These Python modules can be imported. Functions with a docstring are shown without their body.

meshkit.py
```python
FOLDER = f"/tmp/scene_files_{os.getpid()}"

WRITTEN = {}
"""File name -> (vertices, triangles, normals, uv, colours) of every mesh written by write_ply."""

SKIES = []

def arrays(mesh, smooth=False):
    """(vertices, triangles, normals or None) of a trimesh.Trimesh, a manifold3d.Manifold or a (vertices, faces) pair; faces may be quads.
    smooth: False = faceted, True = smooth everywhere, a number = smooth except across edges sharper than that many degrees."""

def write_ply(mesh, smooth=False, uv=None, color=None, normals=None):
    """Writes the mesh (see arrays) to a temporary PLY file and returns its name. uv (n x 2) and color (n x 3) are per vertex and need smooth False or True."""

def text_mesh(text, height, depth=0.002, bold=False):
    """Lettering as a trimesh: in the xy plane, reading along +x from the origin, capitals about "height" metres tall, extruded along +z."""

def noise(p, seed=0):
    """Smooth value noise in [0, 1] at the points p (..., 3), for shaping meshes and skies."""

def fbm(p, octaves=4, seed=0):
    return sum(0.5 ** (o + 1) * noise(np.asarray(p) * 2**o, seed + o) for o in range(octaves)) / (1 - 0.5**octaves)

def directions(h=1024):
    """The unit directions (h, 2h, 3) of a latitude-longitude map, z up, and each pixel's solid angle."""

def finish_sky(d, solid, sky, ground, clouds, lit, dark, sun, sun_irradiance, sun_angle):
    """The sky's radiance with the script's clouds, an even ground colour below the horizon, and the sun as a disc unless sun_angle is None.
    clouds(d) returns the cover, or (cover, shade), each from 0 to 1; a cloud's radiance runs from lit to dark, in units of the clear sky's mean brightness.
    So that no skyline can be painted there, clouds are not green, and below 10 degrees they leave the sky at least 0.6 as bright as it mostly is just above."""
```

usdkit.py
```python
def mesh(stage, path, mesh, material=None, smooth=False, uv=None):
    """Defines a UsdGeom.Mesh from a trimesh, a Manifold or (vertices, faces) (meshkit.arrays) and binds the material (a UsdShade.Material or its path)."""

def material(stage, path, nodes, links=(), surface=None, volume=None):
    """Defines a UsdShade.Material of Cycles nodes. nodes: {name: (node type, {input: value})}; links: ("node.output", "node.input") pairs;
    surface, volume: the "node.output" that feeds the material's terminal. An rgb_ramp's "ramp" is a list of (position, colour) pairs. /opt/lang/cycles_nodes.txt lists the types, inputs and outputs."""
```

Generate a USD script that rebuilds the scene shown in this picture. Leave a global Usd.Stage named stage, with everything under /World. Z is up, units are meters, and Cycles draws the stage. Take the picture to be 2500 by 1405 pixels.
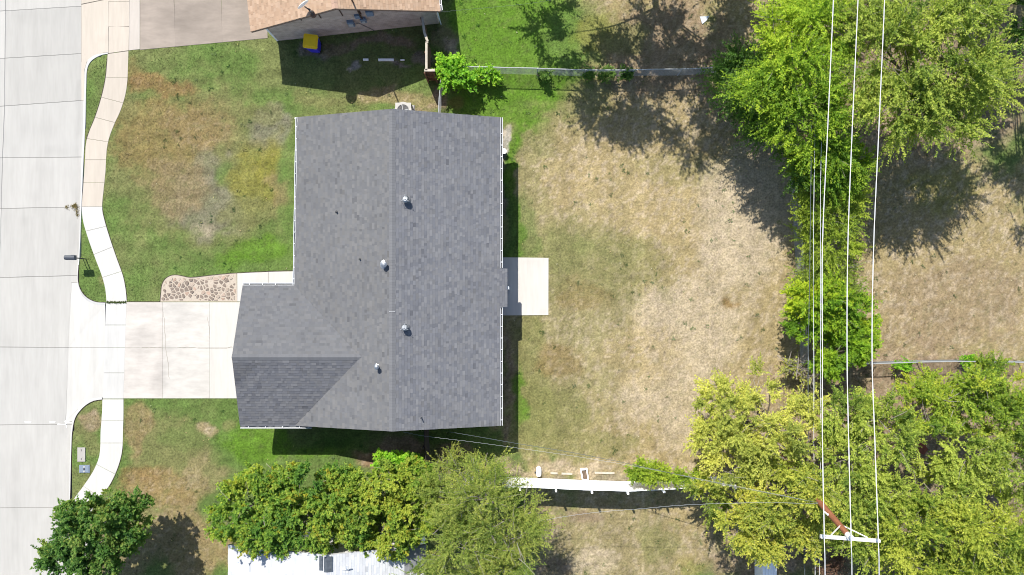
import math
import numpy as np
import trimesh
import usdkit
import meshkit
from shapely.geometry import Polygon, Point, box as sbox, LineString, MultiPoint
from shapely.ops import voronoi_diagram
from shapely import affinity, contains_xy
from pxr import Gf, Sdf, Usd, UsdGeom, UsdLux, UsdShade, Vt

stage = Usd.Stage.CreateInMemory()
UsdGeom.SetStageUpAxis(stage, "Z")
UsdGeom.SetStageMetersPerUnit(stage, 1.0)
UsdGeom.Xform.Define(stage, "/World")
UsdGeom.Scope.Define(stage, "/World/Looks")

# ------------------------------------------------------------------ camera, sky, sun, exposure
H = 39.5                 # height of the drone over the lawn
F = 1700.0               # focal length in photo pixels (photo 2500 x 1405)
NX, NY = 1270.0, 740.0   # photo pixel that lies straight below the drone
EXPOSURE = 0.90
SUN = np.array([-0.81, 1.98, 2.60]); SUN /= np.linalg.norm(SUN)
SKY_STRENGTH, SUN_POWER = 0.115, 1.22

cam = UsdGeom.Camera.Define(stage, "/World/camera")
FL = 24.0
APX = FL * 2500 / F
APY = APX * 575 / 1024
cam.CreateFocalLengthAttr(FL)
cam.CreateHorizontalApertureAttr(APX)
cam.CreateVerticalApertureAttr(APY)
cam.CreateHorizontalApertureOffsetAttr((1250 - NX) / F * FL)
cam.CreateVerticalApertureOffsetAttr((NY - 702.5) / F * FL)
cam.CreateClippingRangeAttr(Gf.Vec2f(0.5, 2000))
cam.CreateExposureAttr(EXPOSURE)
UsdGeom.Xformable(cam).AddTranslateOp().Set(Gf.Vec3d(0, 0, H))

sun = UsdLux.DistantLight.Define(stage, "/World/sun")
sun.CreateIntensityAttr(SUN_POWER)
sun.CreateAngleAttr(0.5)
sun.CreateNormalizeAttr(True)
sun.CreateColorAttr(Gf.Vec3f(1.0, 0.955, 0.88))
rot = Gf.Rotation(Gf.Vec3d(0, 0, 1), Gf.Vec3d(*map(float, SUN)))
UsdGeom.Xformable(sun).AddTransformOp().Set(Gf.Matrix4d().SetRotate(rot))

sky = UsdLux.DomeLight.Define(stage, "/World/sky")
skym = usdkit.material(stage, "/World/Looks/sky_air", {
    "s": ("sky_texture", {"sky_type": "single_scattering", "sun_disc": False,
                          "sun_elevation": math.asin(SUN[2]), "sun_rotation": math.atan2(SUN[0], SUN[1])}),
    "b": ("background_shader", {"strength": SKY_STRENGTH})}, [("s.color", "b.color")], surface="b.background")
UsdShade.MaterialBindingAPI.Apply(sky.GetPrim()).Bind(skym)
sky.GetPrim().SetCustomDataByKey("kind", "structure")

# ------------------------------------------------------------------ helpers
def P(px, py, z=0.0):
    """the world point that stands at height z where the photograph shows pixel (px, py)"""
    s = (H - z) / F
    return np.array([(px - NX) * s, -(py - NY) * s, z])

def to_px(x, y, z=0.0):
    s = F / (H - z)
    return NX + x * s, NY - y * s

taken = {}
def path_for(parent, name):
    k = f"{parent}/{name}"
    n = taken.get(k, 0); taken[k] = n + 1
    return k if n == 0 else f"{k}_{n:03d}"

origin = {}
def tag(path, label=None, cat=None, group=None, kind=None):
    p = stage.GetPrimAtPath(path)
    for k, v in (("label", label), ("category", cat), ("group", group), ("kind", kind)):
        if v:
            p.SetCustomDataByKey(k, v)
    return path

def thing(name, label=None, cat=None, loc=(0, 0, 0), group=None, kind=None):
    p = path_for("/World", name)
    x = UsdGeom.Xform.Define(stage, p)
    loc = np.asarray(loc, float)
    x.AddTranslateOp().Set(Gf.Vec3d(*map(float, loc)))
    origin[p] = loc
    return tag(p, label, cat, group, kind)

def part(parent, name, mesh, mat, smooth=False, col=None, label=None, kind=None):
    """one Mesh prim; vertices in world coordinates"""
    p = path_for(parent, name)
    loc = origin.get(parent, np.zeros(3))
    if mat in ("concrete", "stained_concrete") and name == "slab" and np.abs(mesh.vertices[:, 1]).min() < 18 and mesh.bounds[1][0] > -28.8:
        v_, f_ = trimesh.remesh.subdivide_to_size(mesh.vertices, mesh.faces, 0.55, max_iter=12)
        mesh = (v_, f_)
        col = np.asarray(col, float)[None] * (stain(v_[:, 0], v_[:, 1])[:, None] * [1.0, 1.0, 1.0])
    origin[p] = loc
    if not isinstance(mesh, (tuple, list)) and smooth is False:
        v, f = np.asarray(mesh.vertices), np.asarray(mesh.faces)
    elif isinstance(mesh, (tuple, list)) and smooth is False:
        v, f = np.asarray(mesh[0], float), np.asarray(mesh[1], int)
    else:
        v, f = mesh, None
    if f is not None and f.shape[1] == 4 or f is not None:
        g = usdkit.mesh(stage, p, (v - loc, f), M[mat])
    else:
        v, f, n = meshkit.arrays(mesh, smooth)
        g = usdkit.mesh(stage, p, (v - loc, f), M[mat])
        g.CreateNormalsAttr(Vt.Vec3fArray.FromNumpy(n.astype(np.float32)))
        g.SetNormalsInterpolation("vertex")
    if col is not None:
        c = np.asarray(col, np.float32) * (1.0 if mat in BRIGHT_PAINT else K)
        if c.ndim == 1:
            c = np.broadcast_to(c, (len(v), 3)).copy()
        UsdGeom.PrimvarsAPI(g).CreatePrimvar("col", Sdf.ValueTypeNames.Color3fArray, "vertex").Set(Vt.Vec3fArray.FromNumpy(np.ascontiguousarray(c)))
    if label or kind:
        tag(p, label, kind=kind)
    return p

def single(name, mesh, mat, label=None, cat=None, group=None, kind=None, smooth=False, col=None):
    p = part("/World", name, mesh, mat, smooth, col)
    return tag(p, label, cat, group, kind)

def cat_mesh(ms):
    vs, fs, n = [], [], 0
    for m in ms:
        v, f = (np.asarray(m.vertices), np.asarray(m.faces)) if hasattr(m, "vertices") else (np.asarray(m[0], float), np.asarray(m[1], int))
        if f.shape[1] == 4:
            f = np.vstack([f[:, [0, 1, 2]], f[:, [0, 2, 3]]])
        vs.append(v); fs.append(f + n); n += len(v)
    return np.vstack(vs), np.vstack(fs)

def bx(x0, x1, y0, y1, z0, z1):
    m = trimesh.creation.box([x1 - x0, y1 - y0, z1 - z0])
    m.apply_translation([(x0 + x1) / 2, (y0 + y1) / 2, (z0 + z1) / 2])
    return m

def obox(a, b, width, z0, z1, ext=0.0):
    """upright box along the ground line a-b"""
    a, b = np.asarray(a[:2], float), np.asarray(b[:2], float)
    d = b - a; L = np.linalg.norm(d); u = d / L
    m = trimesh.creation.box([L + 2 * ext, width, z1 - z0])
    T = np.eye(4); T[:2, 0] = u; T[:2, 1] = [-u[1], u[0]]; T[:3, 3] = [*(a + b) / 2, (z0 + z1) / 2]
    m.apply_transform(T)
    return m

def beam(a, b, w, h, up=(0, 0, 1)):
    """box beam from a to b"""
    a, b = np.asarray(a, float), np.asarray(b, float)
    d = b - a; L = np.linalg.norm(d); u = d / L
    s = np.cross(up, u); s /= np.linalg.norm(s); n = np.cross(u, s)
    m = trimesh.creation.box([L, w, h])
    T = np.eye(4); T[:3, 0] = u; T[:3, 1] = s; T[:3, 2] = n; T[:3, 3] = (a + b) / 2
    m.apply_transform(T)
    return m

def tube(pts, r, sides=6, caps=True):
    p = np.asarray(pts, float); n = len(p)
    r = np.broadcast_to(np.asarray(r, float), (n,))
    t = np.gradient(p, axis=0); t /= np.linalg.norm(t, axis=1, keepdims=True) + 1e-12
    ref = np.where(np.abs(t[:, 2:]) < 0.9, [0, 0, 1.0], [1.0, 0, 0])
    a = np.cross(t, ref); a /= np.linalg.norm(a, axis=1, keepdims=True); b = np.cross(t, a)
    ang = np.arange(sides) * 2 * np.pi / sides
    v = p[:, None] + r[:, None, None] * (np.cos(ang)[None, :, None] * a[:, None] + np.sin(ang)[None, :, None] * b[:, None])
    i, j = np.meshgrid(np.arange(n - 1), np.arange(sides), indexing="ij")
    q = np.stack([i * sides + j, i * sides + (j + 1) % sides, (i + 1) * sides + (j + 1) % sides, (i + 1) * sides + j], -1).reshape(-1, 4)
    f = np.vstack([q[:, [0, 2, 1]], q[:, [0, 3, 2]]])
    v = v.reshape(-1, 3)
    if caps:
        k = len(v); v = np.vstack([v, p[0], p[-1]])
        c0 = [[k, j, (j + 1) % sides] for j in range(sides)]
        o = (n - 1) * sides
        c1 = [[k + 1, o + (j + 1) % sides, o + j] for j in range(sides)]
        f = np.vstack([f, c0, c1])
    return v, f

def cyl(c, r, z0, z1, sides=24, r2=None):
    return tube([[c[0], c[1], z0], [c[0], c[1], z1]], [r, r if r2 is None else r2], sides)

def prism(poly, z0, z1):
    m = trimesh.creation.extrude_polygon(poly, z1 - z0, engine="earcut")
    m.apply_translation([0, 0, z0])
    return m

def pxpoly(pts, z=0.0):
    return Polygon([P(x, y, z)[:2] for x, y in pts]).buffer(0)

def smooth(pts, n=6):
    p = np.asarray(pts, float)
    q = np.vstack([2 * p[0] - p[1], p, 2 * p[-1] - p[-2]])
    out = []
    for i in range(1, len(q) - 2):
        a, b, c, d = q[i - 1], q[i], q[i + 1], q[i + 2]
        for t in np.linspace(0, 1, n, endpoint=False):
            out.append(0.5 * ((2 * b) + (c - a) * t + (2 * a - 5 * b + 4 * c - d) * t * t + (3 * b - a - 3 * c + d) * t ** 3))
    out.append(p[-1])
    return np.array(out)

def polys(g):
    return [q for q in (getattr(g, "geoms", [g])) if q.geom_type == "Polygon" and q.area > 1e-4]

def fbm2(x, y, scale, octaves=4, seed=0):
    return meshkit.fbm(np.stack([np.asarray(x) * scale + 137.3, np.asarray(y) * scale + 71.9, np.zeros_like(np.asarray(x, float)) + 0.37], -1), octaves, seed)

def sstep(a, b, x):
    t = np.clip((x - a) / (b - a), 0, 1)
    return t * t * (3 - 2 * t)

# ------------------------------------------------------------------ materials
M = {}
K = 0.655     # the colours below were read off the photograph; this brings them to real reflectances at the camera's exposure
BRIGHT_PAINT = ("white_metal", "white_vinyl", "paint_white", "plastic_white", "wire", "crossarm", "leaf", "bin_yellow", "bin_blue")
def look(name, base=None, rough=0.85, metal=0.0, spec=0.3, amp=0.25, scale=14.0, stretch=(1, 1, 1), bump=0.0, bscale=40.0, amp2=0.0, scale2=1.2, coat=0.0):
    """base colour (or the mesh's own colour primvar) mottled by noise in two sizes, with fine relief"""
    nodes = {"g": ("geometry", {}), "m": ("mapping", {"mapping_type": "point", "scale": stretch}),
             "n": ("noise_texture", {"scale": scale, "detail": 5.0, "roughness": 0.62}),
             "r": ("map_range", {"from_min": 0.25, "from_max": 0.75, "to_min": 1 - amp, "to_max": 1 + amp}),
             "n2": ("noise_texture", {"scale": scale2, "detail": 4.0, "roughness": 0.6}),
             "r2": ("map_range", {"from_min": 0.25, "from_max": 0.75, "to_min": 1 - amp2, "to_max": 1 + amp2}),
             "mu": ("math", {"math_type": "multiply"}),
             "c": ("vector_math", {"vector_math_type": "scale"}) if False else ("mix_color", {"blend_type": "multiply", "fac": 1.0, "use_clamp": False}),
             "cc": ("combine_color", {"color_type": "rgb"}),
             "p": ("principled_bsdf", {"roughness": rough, "metallic": metal, "specular_ior_level": spec, "coat_weight": coat})}
    links = [("g.position", "m.vector"), ("m.vector", "n.vector"), ("m.vector", "n2.vector"), ("n.fac", "r.value"), ("n2.fac", "r2.value"),
             ("r.result", "mu.value1"), ("r2.result", "mu.value2"), ("mu.value", "cc.r"), ("mu.value", "cc.g"), ("mu.value", "cc.b"),
             ("cc.color", "c.b"), ("c.result", "p.base_color")]
    if base is None:
        nodes["a"] = ("attribute", {"attribute": "col"})
        links.append(("a.color", "c.a"))
    else:
        nodes["c"][1]["a"] = base if name in BRIGHT_PAINT else tuple(K * k for k in base)
    if bump:
        nodes["bn"] = ("noise_texture", {"scale": bscale, "detail": 4.0})
        nodes["b"] = ("bump", {"strength": bump, "distance": 0.02})
        links += [("m.vector", "bn.vector"), ("bn.fac", "b.height"), ("b.normal", "p.normal")]
    M[name] = usdkit.material(stage, f"/World/Looks/{name}", nodes, links, surface="p.BSDF")

def leaf_look(name, trans=0.35, rough=0.5):
    nodes = {"a": ("attribute", {"attribute": "col"}),
             "p": ("principled_bsdf", {"roughness": rough, "specular_ior_level": 0.22}),
             "h": ("mix_color", {"blend_type": "multiply", "fac": 1.0, "b": (1.25, 1.35, 0.6), "use_clamp": False}),
             "t": ("translucent_bsdf", {}), "x": ("mix_closure", {"fac": trans})}
    M[name] = usdkit.material(stage, f"/World/Looks/{name}", nodes,
        [("a.color", "p.base_color"), ("a.color", "h.a"), ("h.result", "t.color"), ("p.BSDF", "x.closure1"), ("t.BSDF", "x.closure2")], surface="x.closure")

look("lawn", rough=0.95, spec=0.1, amp=0.5, scale=9.0, amp2=0.16, scale2=1.7, bump=0.9, bscale=22.0)
leaf_look("blade", 0.25, 0.7)
leaf_look("leaf", 0.42, 0.55)
look("concrete", rough=0.9, spec=0.2, amp=0.06, scale=2.2, stretch=(3.0, 0.35, 1), amp2=0.06, scale2=0.6, bump=0.08, bscale=90.0)
look("stained_concrete", rough=0.9, spec=0.2, amp=0.12, scale=1.6, stretch=(0.8, 2.2, 1), amp2=0.12, scale2=0.5, bump=0.1, bscale=80.0)
look("joint", (0.17, 0.145, 0.11), amp=0.5, scale=5)
look("crack_fill", (0.30, 0.27, 0.22), amp=0.4, scale=9)
look("stone", rough=0.8, amp=0.22, scale=18, bump=0.25, bscale=60)
look("mortar", (0.50, 0.43, 0.35), rough=0.95, amp=0.15, scale=10, bump=0.2)
look("shingle", rough=0.92, spec=0.25, amp=0.10, scale=60, amp2=0.05, scale2=0.8, bump=0.25, bscale=160)
look("white_metal", (0.60, 0.61, 0.62), rough=0.45, spec=0.5, amp=0.05, amp2=0.06)
look("gutter_inside", (0.10, 0.10, 0.10), rough=0.7, amp=0.4)
look("grey_metal", (0.42, 0.44, 0.46), rough=0.38, metal=0.75, amp=0.12, scale=6)
look("galvanized", (0.50, 0.52, 0.54), rough=0.5, metal=0.35, amp=0.12, scale=8)
look("dark_metal", (0.035, 0.037, 0.042), rough=0.5, spec=0.5, amp=0.3)
look("lead", (0.19, 0.195, 0.21), rough=0.6, metal=0.3, amp=0.25)
look("wood_pale", (0.52, 0.46, 0.38), rough=0.9, amp=0.22, scale=6, stretch=(1, 1, 0.3), bump=0.2)
look("wood_brown", (0.17, 0.095, 0.06), rough=0.9, amp=0.3, scale=6, stretch=(4, 4, 0.4), bump=0.3)
look("wood_dark", (0.065, 0.05, 0.042), rough=0.9, amp=0.4, scale=8, stretch=(4, 4, 0.4))
look("white_vinyl", (0.80, 0.80, 0.79), rough=0.5, spec=0.4, amp=0.04, scale=4, amp2=0.04)
look("pole_wood", (0.30, 0.115, 0.055), rough=0.85, amp=0.45, scale=7, stretch=(5, 5, 0.5), amp2=0.25, bump=0.3)
look("crossarm", (0.56, 0.55, 0.52), rough=0.85, amp=0.2, scale=5, bump=0.2)
look("wire", (0.60, 0.60, 0.60), rough=0.4, metal=0.2, spec=0.6, amp=0.05)
look("cable", (0.10, 0.12, 0.13), rough=0.55, amp=0.3)
look("siding", (0.56, 0.44, 0.36), rough=0.85, amp=0.12, scale=5)
look("trim_brown", (0.10, 0.055, 0.035), rough=0.8, amp=0.2)
look("paint_white", (0.76, 0.74, 0.71), rough=0.7, amp=0.06, scale=4)
look("bark", (0.19, 0.155, 0.12), rough=0.95, amp=0.4, scale=9, bump=0.5)
look("twig", (0.34, 0.30, 0.26), rough=0.95, amp=0.35, scale=9)
look("bin_yellow", (0.86, 0.56, 0.008), rough=0.45, spec=0.5, amp=0.06)
look("bin_blue", (0.028, 0.022, 0.36), rough=0.45, spec=0.5, amp=0.1)
look("rubber", (0.02, 0.02, 0.02), rough=0.8, amp=0.2)
look("blue_grey", (0.21, 0.26, 0.33), rough=0.5, spec=0.5, amp=0.12)
look("slate", (0.07, 0.08, 0.10), rough=0.55, spec=0.35, amp=0.15)
look("pale_grey", (0.50, 0.49, 0.46), rough=0.8, amp=0.1, scale=6)
look("rust_red", (0.28, 0.075, 0.045), rough=0.8, amp=0.35, scale=3)
look("tarp_dark", (0.085, 0.10, 0.12), rough=0.6, amp=0.3, scale=6, bump=0.5, bscale=9)
look("tarp_white", (0.66, 0.70, 0.74), rough=0.6, amp=0.12, scale=5, bump=0.4, bscale=7)
look("plastic_white", (0.78, 0.78, 0.76), rough=0.4, spec=0.5, amp=0.05)
look("window_dark", (0.03, 0.035, 0.04), rough=0.1, spec=0.6, amp=0.1)
look("soil", (0.16, 0.115, 0.08), rough=0.95, amp=0.4, scale=6, bump=0.6)
look("gravel", (0.36, 0.33, 0.29), rough=0.95, amp=0.3, scale=20)
look("ivory_chip", (0.62, 0.60, 0.52), rough=0.9, amp=0.2)
def brick_look(name, c1, c2, mortar):
    M[name] = usdkit.material(stage, f"/World/Looks/{name}", {
        "g": ("geometry", {}), "sx": ("separate_xyz", {}), "ad": ("math", {"math_type": "add"}), "cx": ("combine_xyz", {}),
        "br": ("brick_texture", {"color1": c1, "color2": c2, "mortar": mortar, "scale": 1.0, "brick_width": 0.215, "row_height": 0.075, "mortar_size": 0.007, "bias": 0.0}),
        "n": ("noise_texture", {"scale": 3.0, "detail": 5.0}), "r": ("map_range", {"from_min": 0.25, "from_max": 0.75, "to_min": 0.75, "to_max": 1.25}),
        "cc": ("combine_color", {}), "mx": ("mix_color", {"blend_type": "multiply", "fac": 1.0, "use_clamp": False}),
        "b": ("bump", {"strength": 0.5, "distance": 0.01, "invert": True}), "p": ("principled_bsdf", {"roughness": 0.9})},
        [("g.position", "sx.vector"), ("sx.x", "ad.value1"), ("sx.y", "ad.value2"), ("ad.value", "cx.x"), ("sx.z", "cx.y"), ("cx.vector", "br.vector"),
         ("g.position", "n.vector"), ("n.fac", "r.value"), ("r.result", "cc.r"), ("r.result", "cc.g"), ("r.result", "cc.b"),
         ("br.color", "mx.a"), ("cc.color", "mx.b"), ("mx.result", "p.base_color"), ("br.fac", "b.height"), ("b.normal", "p.normal")], surface="p.BSDF")
brick_look("brick_tan", (0.45, 0.34, 0.27), (0.37, 0.275, 0.215), (0.45, 0.40, 0.35))
brick_look("brick_red", (0.27, 0.13, 0.09), (0.20, 0.09, 0.065), (0.40, 0.36, 0.32))

STAINS = [(350, 830, 34, 50, .10), (390, 935, 26, 42, .17), (402, 880, 18, 70, .11), (345, 757, 46, 11, .13), (440, 745, 60, 7, .07), (450, 900, 60, 40, .05), (130, 365, 34, 16, .07), (62, 545, 20, 14, .06),
          (182, 570, 9, 90, .07), (190, 330, 7, 200, .09), (170, 860, 10, 150, .05), (165, 1120, 7, 120, .06), (60, 40, 40, 26, .06), (110, 35, 20, 30, .05), (260, 100, 16, 10, .06), (100, 450, 60, 30, -.02), (238, 690, 12, 20, .03),
          (1300, 640, 30, 8, .05), (1325, 760, 14, 12, .06), (450, 40, 90, 50, .10), (590, 60, 40, 40, .08), (370, 60, 20, 50, -.08), (285, 1155, 8, 8, .10)]
def stain(x, y):
    px, py = to_px(x, y)
    wx = px + 26 * (fbm2(x, y, 1.1, 4, 201) - .5); wy = py + 26 * (fbm2(x, y, 1.1, 4, 203) - .5)
    k = 1 - .05 * sstep(.52, .72, fbm2(x, y, .42, 4, 205)) - .05 * sstep(.56, .7, fbm2(x * 2.2, y * .3, 1.0, 4, 207))
    n = .45 + 1.1 * fbm2(x, y, 3.2, 4, 209)
    for cx, cy, rx, ry, a_ in STAINS:
        k = k - a_ * n * (1 - sstep(.3, 1.2, np.sqrt(((wx - cx) / rx) ** 2 + ((wy - cy) / ry) ** 2)))
    return k

# ------------------------------------------------------------------ outlines of the paved ground, in photo pixels
sw_left = smooth([(263, 132), (258, 190), (248, 237), (233, 285), (218, 322), (210, 352), (207, 400), (203, 460), (200, 505), (203, 540), (215, 582), (232, 630), (248, 672), (257, 706), (260, 738)])
sw_right = smooth([(314, 125), (312, 190), (307, 230), (295, 270), (280, 303), (267, 338), (261, 370), (258, 420), (253, 470), (250, 505), (254, 532), (268, 580), (285, 630), (300, 672), (307, 706), (310, 738)])
sl_left = smooth([(250, 975), (249, 1010), (246, 1050), (245, 1085), (243, 1110), (237, 1130), (225, 1155), (205, 1185), (185, 1212), (172, 1232), (166, 1262), (163, 1320), (160, 1420), (156, 1560)])
sl_right = smooth([(302, 975), (302, 1010), (301, 1050), (300, 1085), (296, 1115), (285, 1150), (268, 1185), (245, 1215), (228, 1240), (218, 1270), (214, 1320), (212, 1420), (208, 1560)])
kerb_n_out = smooth([(265, 129), (245, 132), (225, 139), (211, 151), (205, 171), (203, 210), (201, 300), (197, 400), (194, 505), (191, 600), (187, 655), (187, 685), (191, 705), (200, 722), (214, 735), (232, 743), (257, 745)])
kerb_n_in = smooth([(264, 132), (247, 135.5), (229, 145), (218, 157), (212.5, 175), (211, 210), (209, 300), (204, 400), (199.5, 505), (198, 545), (196, 600), (193, 655), (192, 682), (195.5, 701), (204, 717), (217, 729), (235, 737), (258, 739)])
kerb_s_out = smooth([(249, 971), (226, 974), (207, 983), (192, 997), (181, 1014), (174, 1035), (170, 1072), (168, 1150), (166, 1240), (162, 1330), (158, 1420), (153, 1560)])
kerb_s_in = smooth([(250, 976), (229, 979.5), (211, 989), (196, 1003), (185, 1019), (179, 1040), (175.5, 1076), (173.5, 1150), (171, 1235), (166.5, 1330), (162.5, 1420), (157.5, 1560)])

road_poly_px = [(-420, -900), (196, -900)] + [(196, 150)] + [tuple(p) for p in kerb_n_out if 165 < p[1] < 690 and p[0] < 215] + [(187.2, 690), (172, 690), (158, 1030), (175.2, 1030)] + [tuple(p) for p in kerb_s_out if p[1] > 1034] + [(150, 2300), (-420, 2300)]
ROAD = pxpoly(road_poly_px)
paved = []     # every hard surface that lies on the lawn: no grass there

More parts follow.
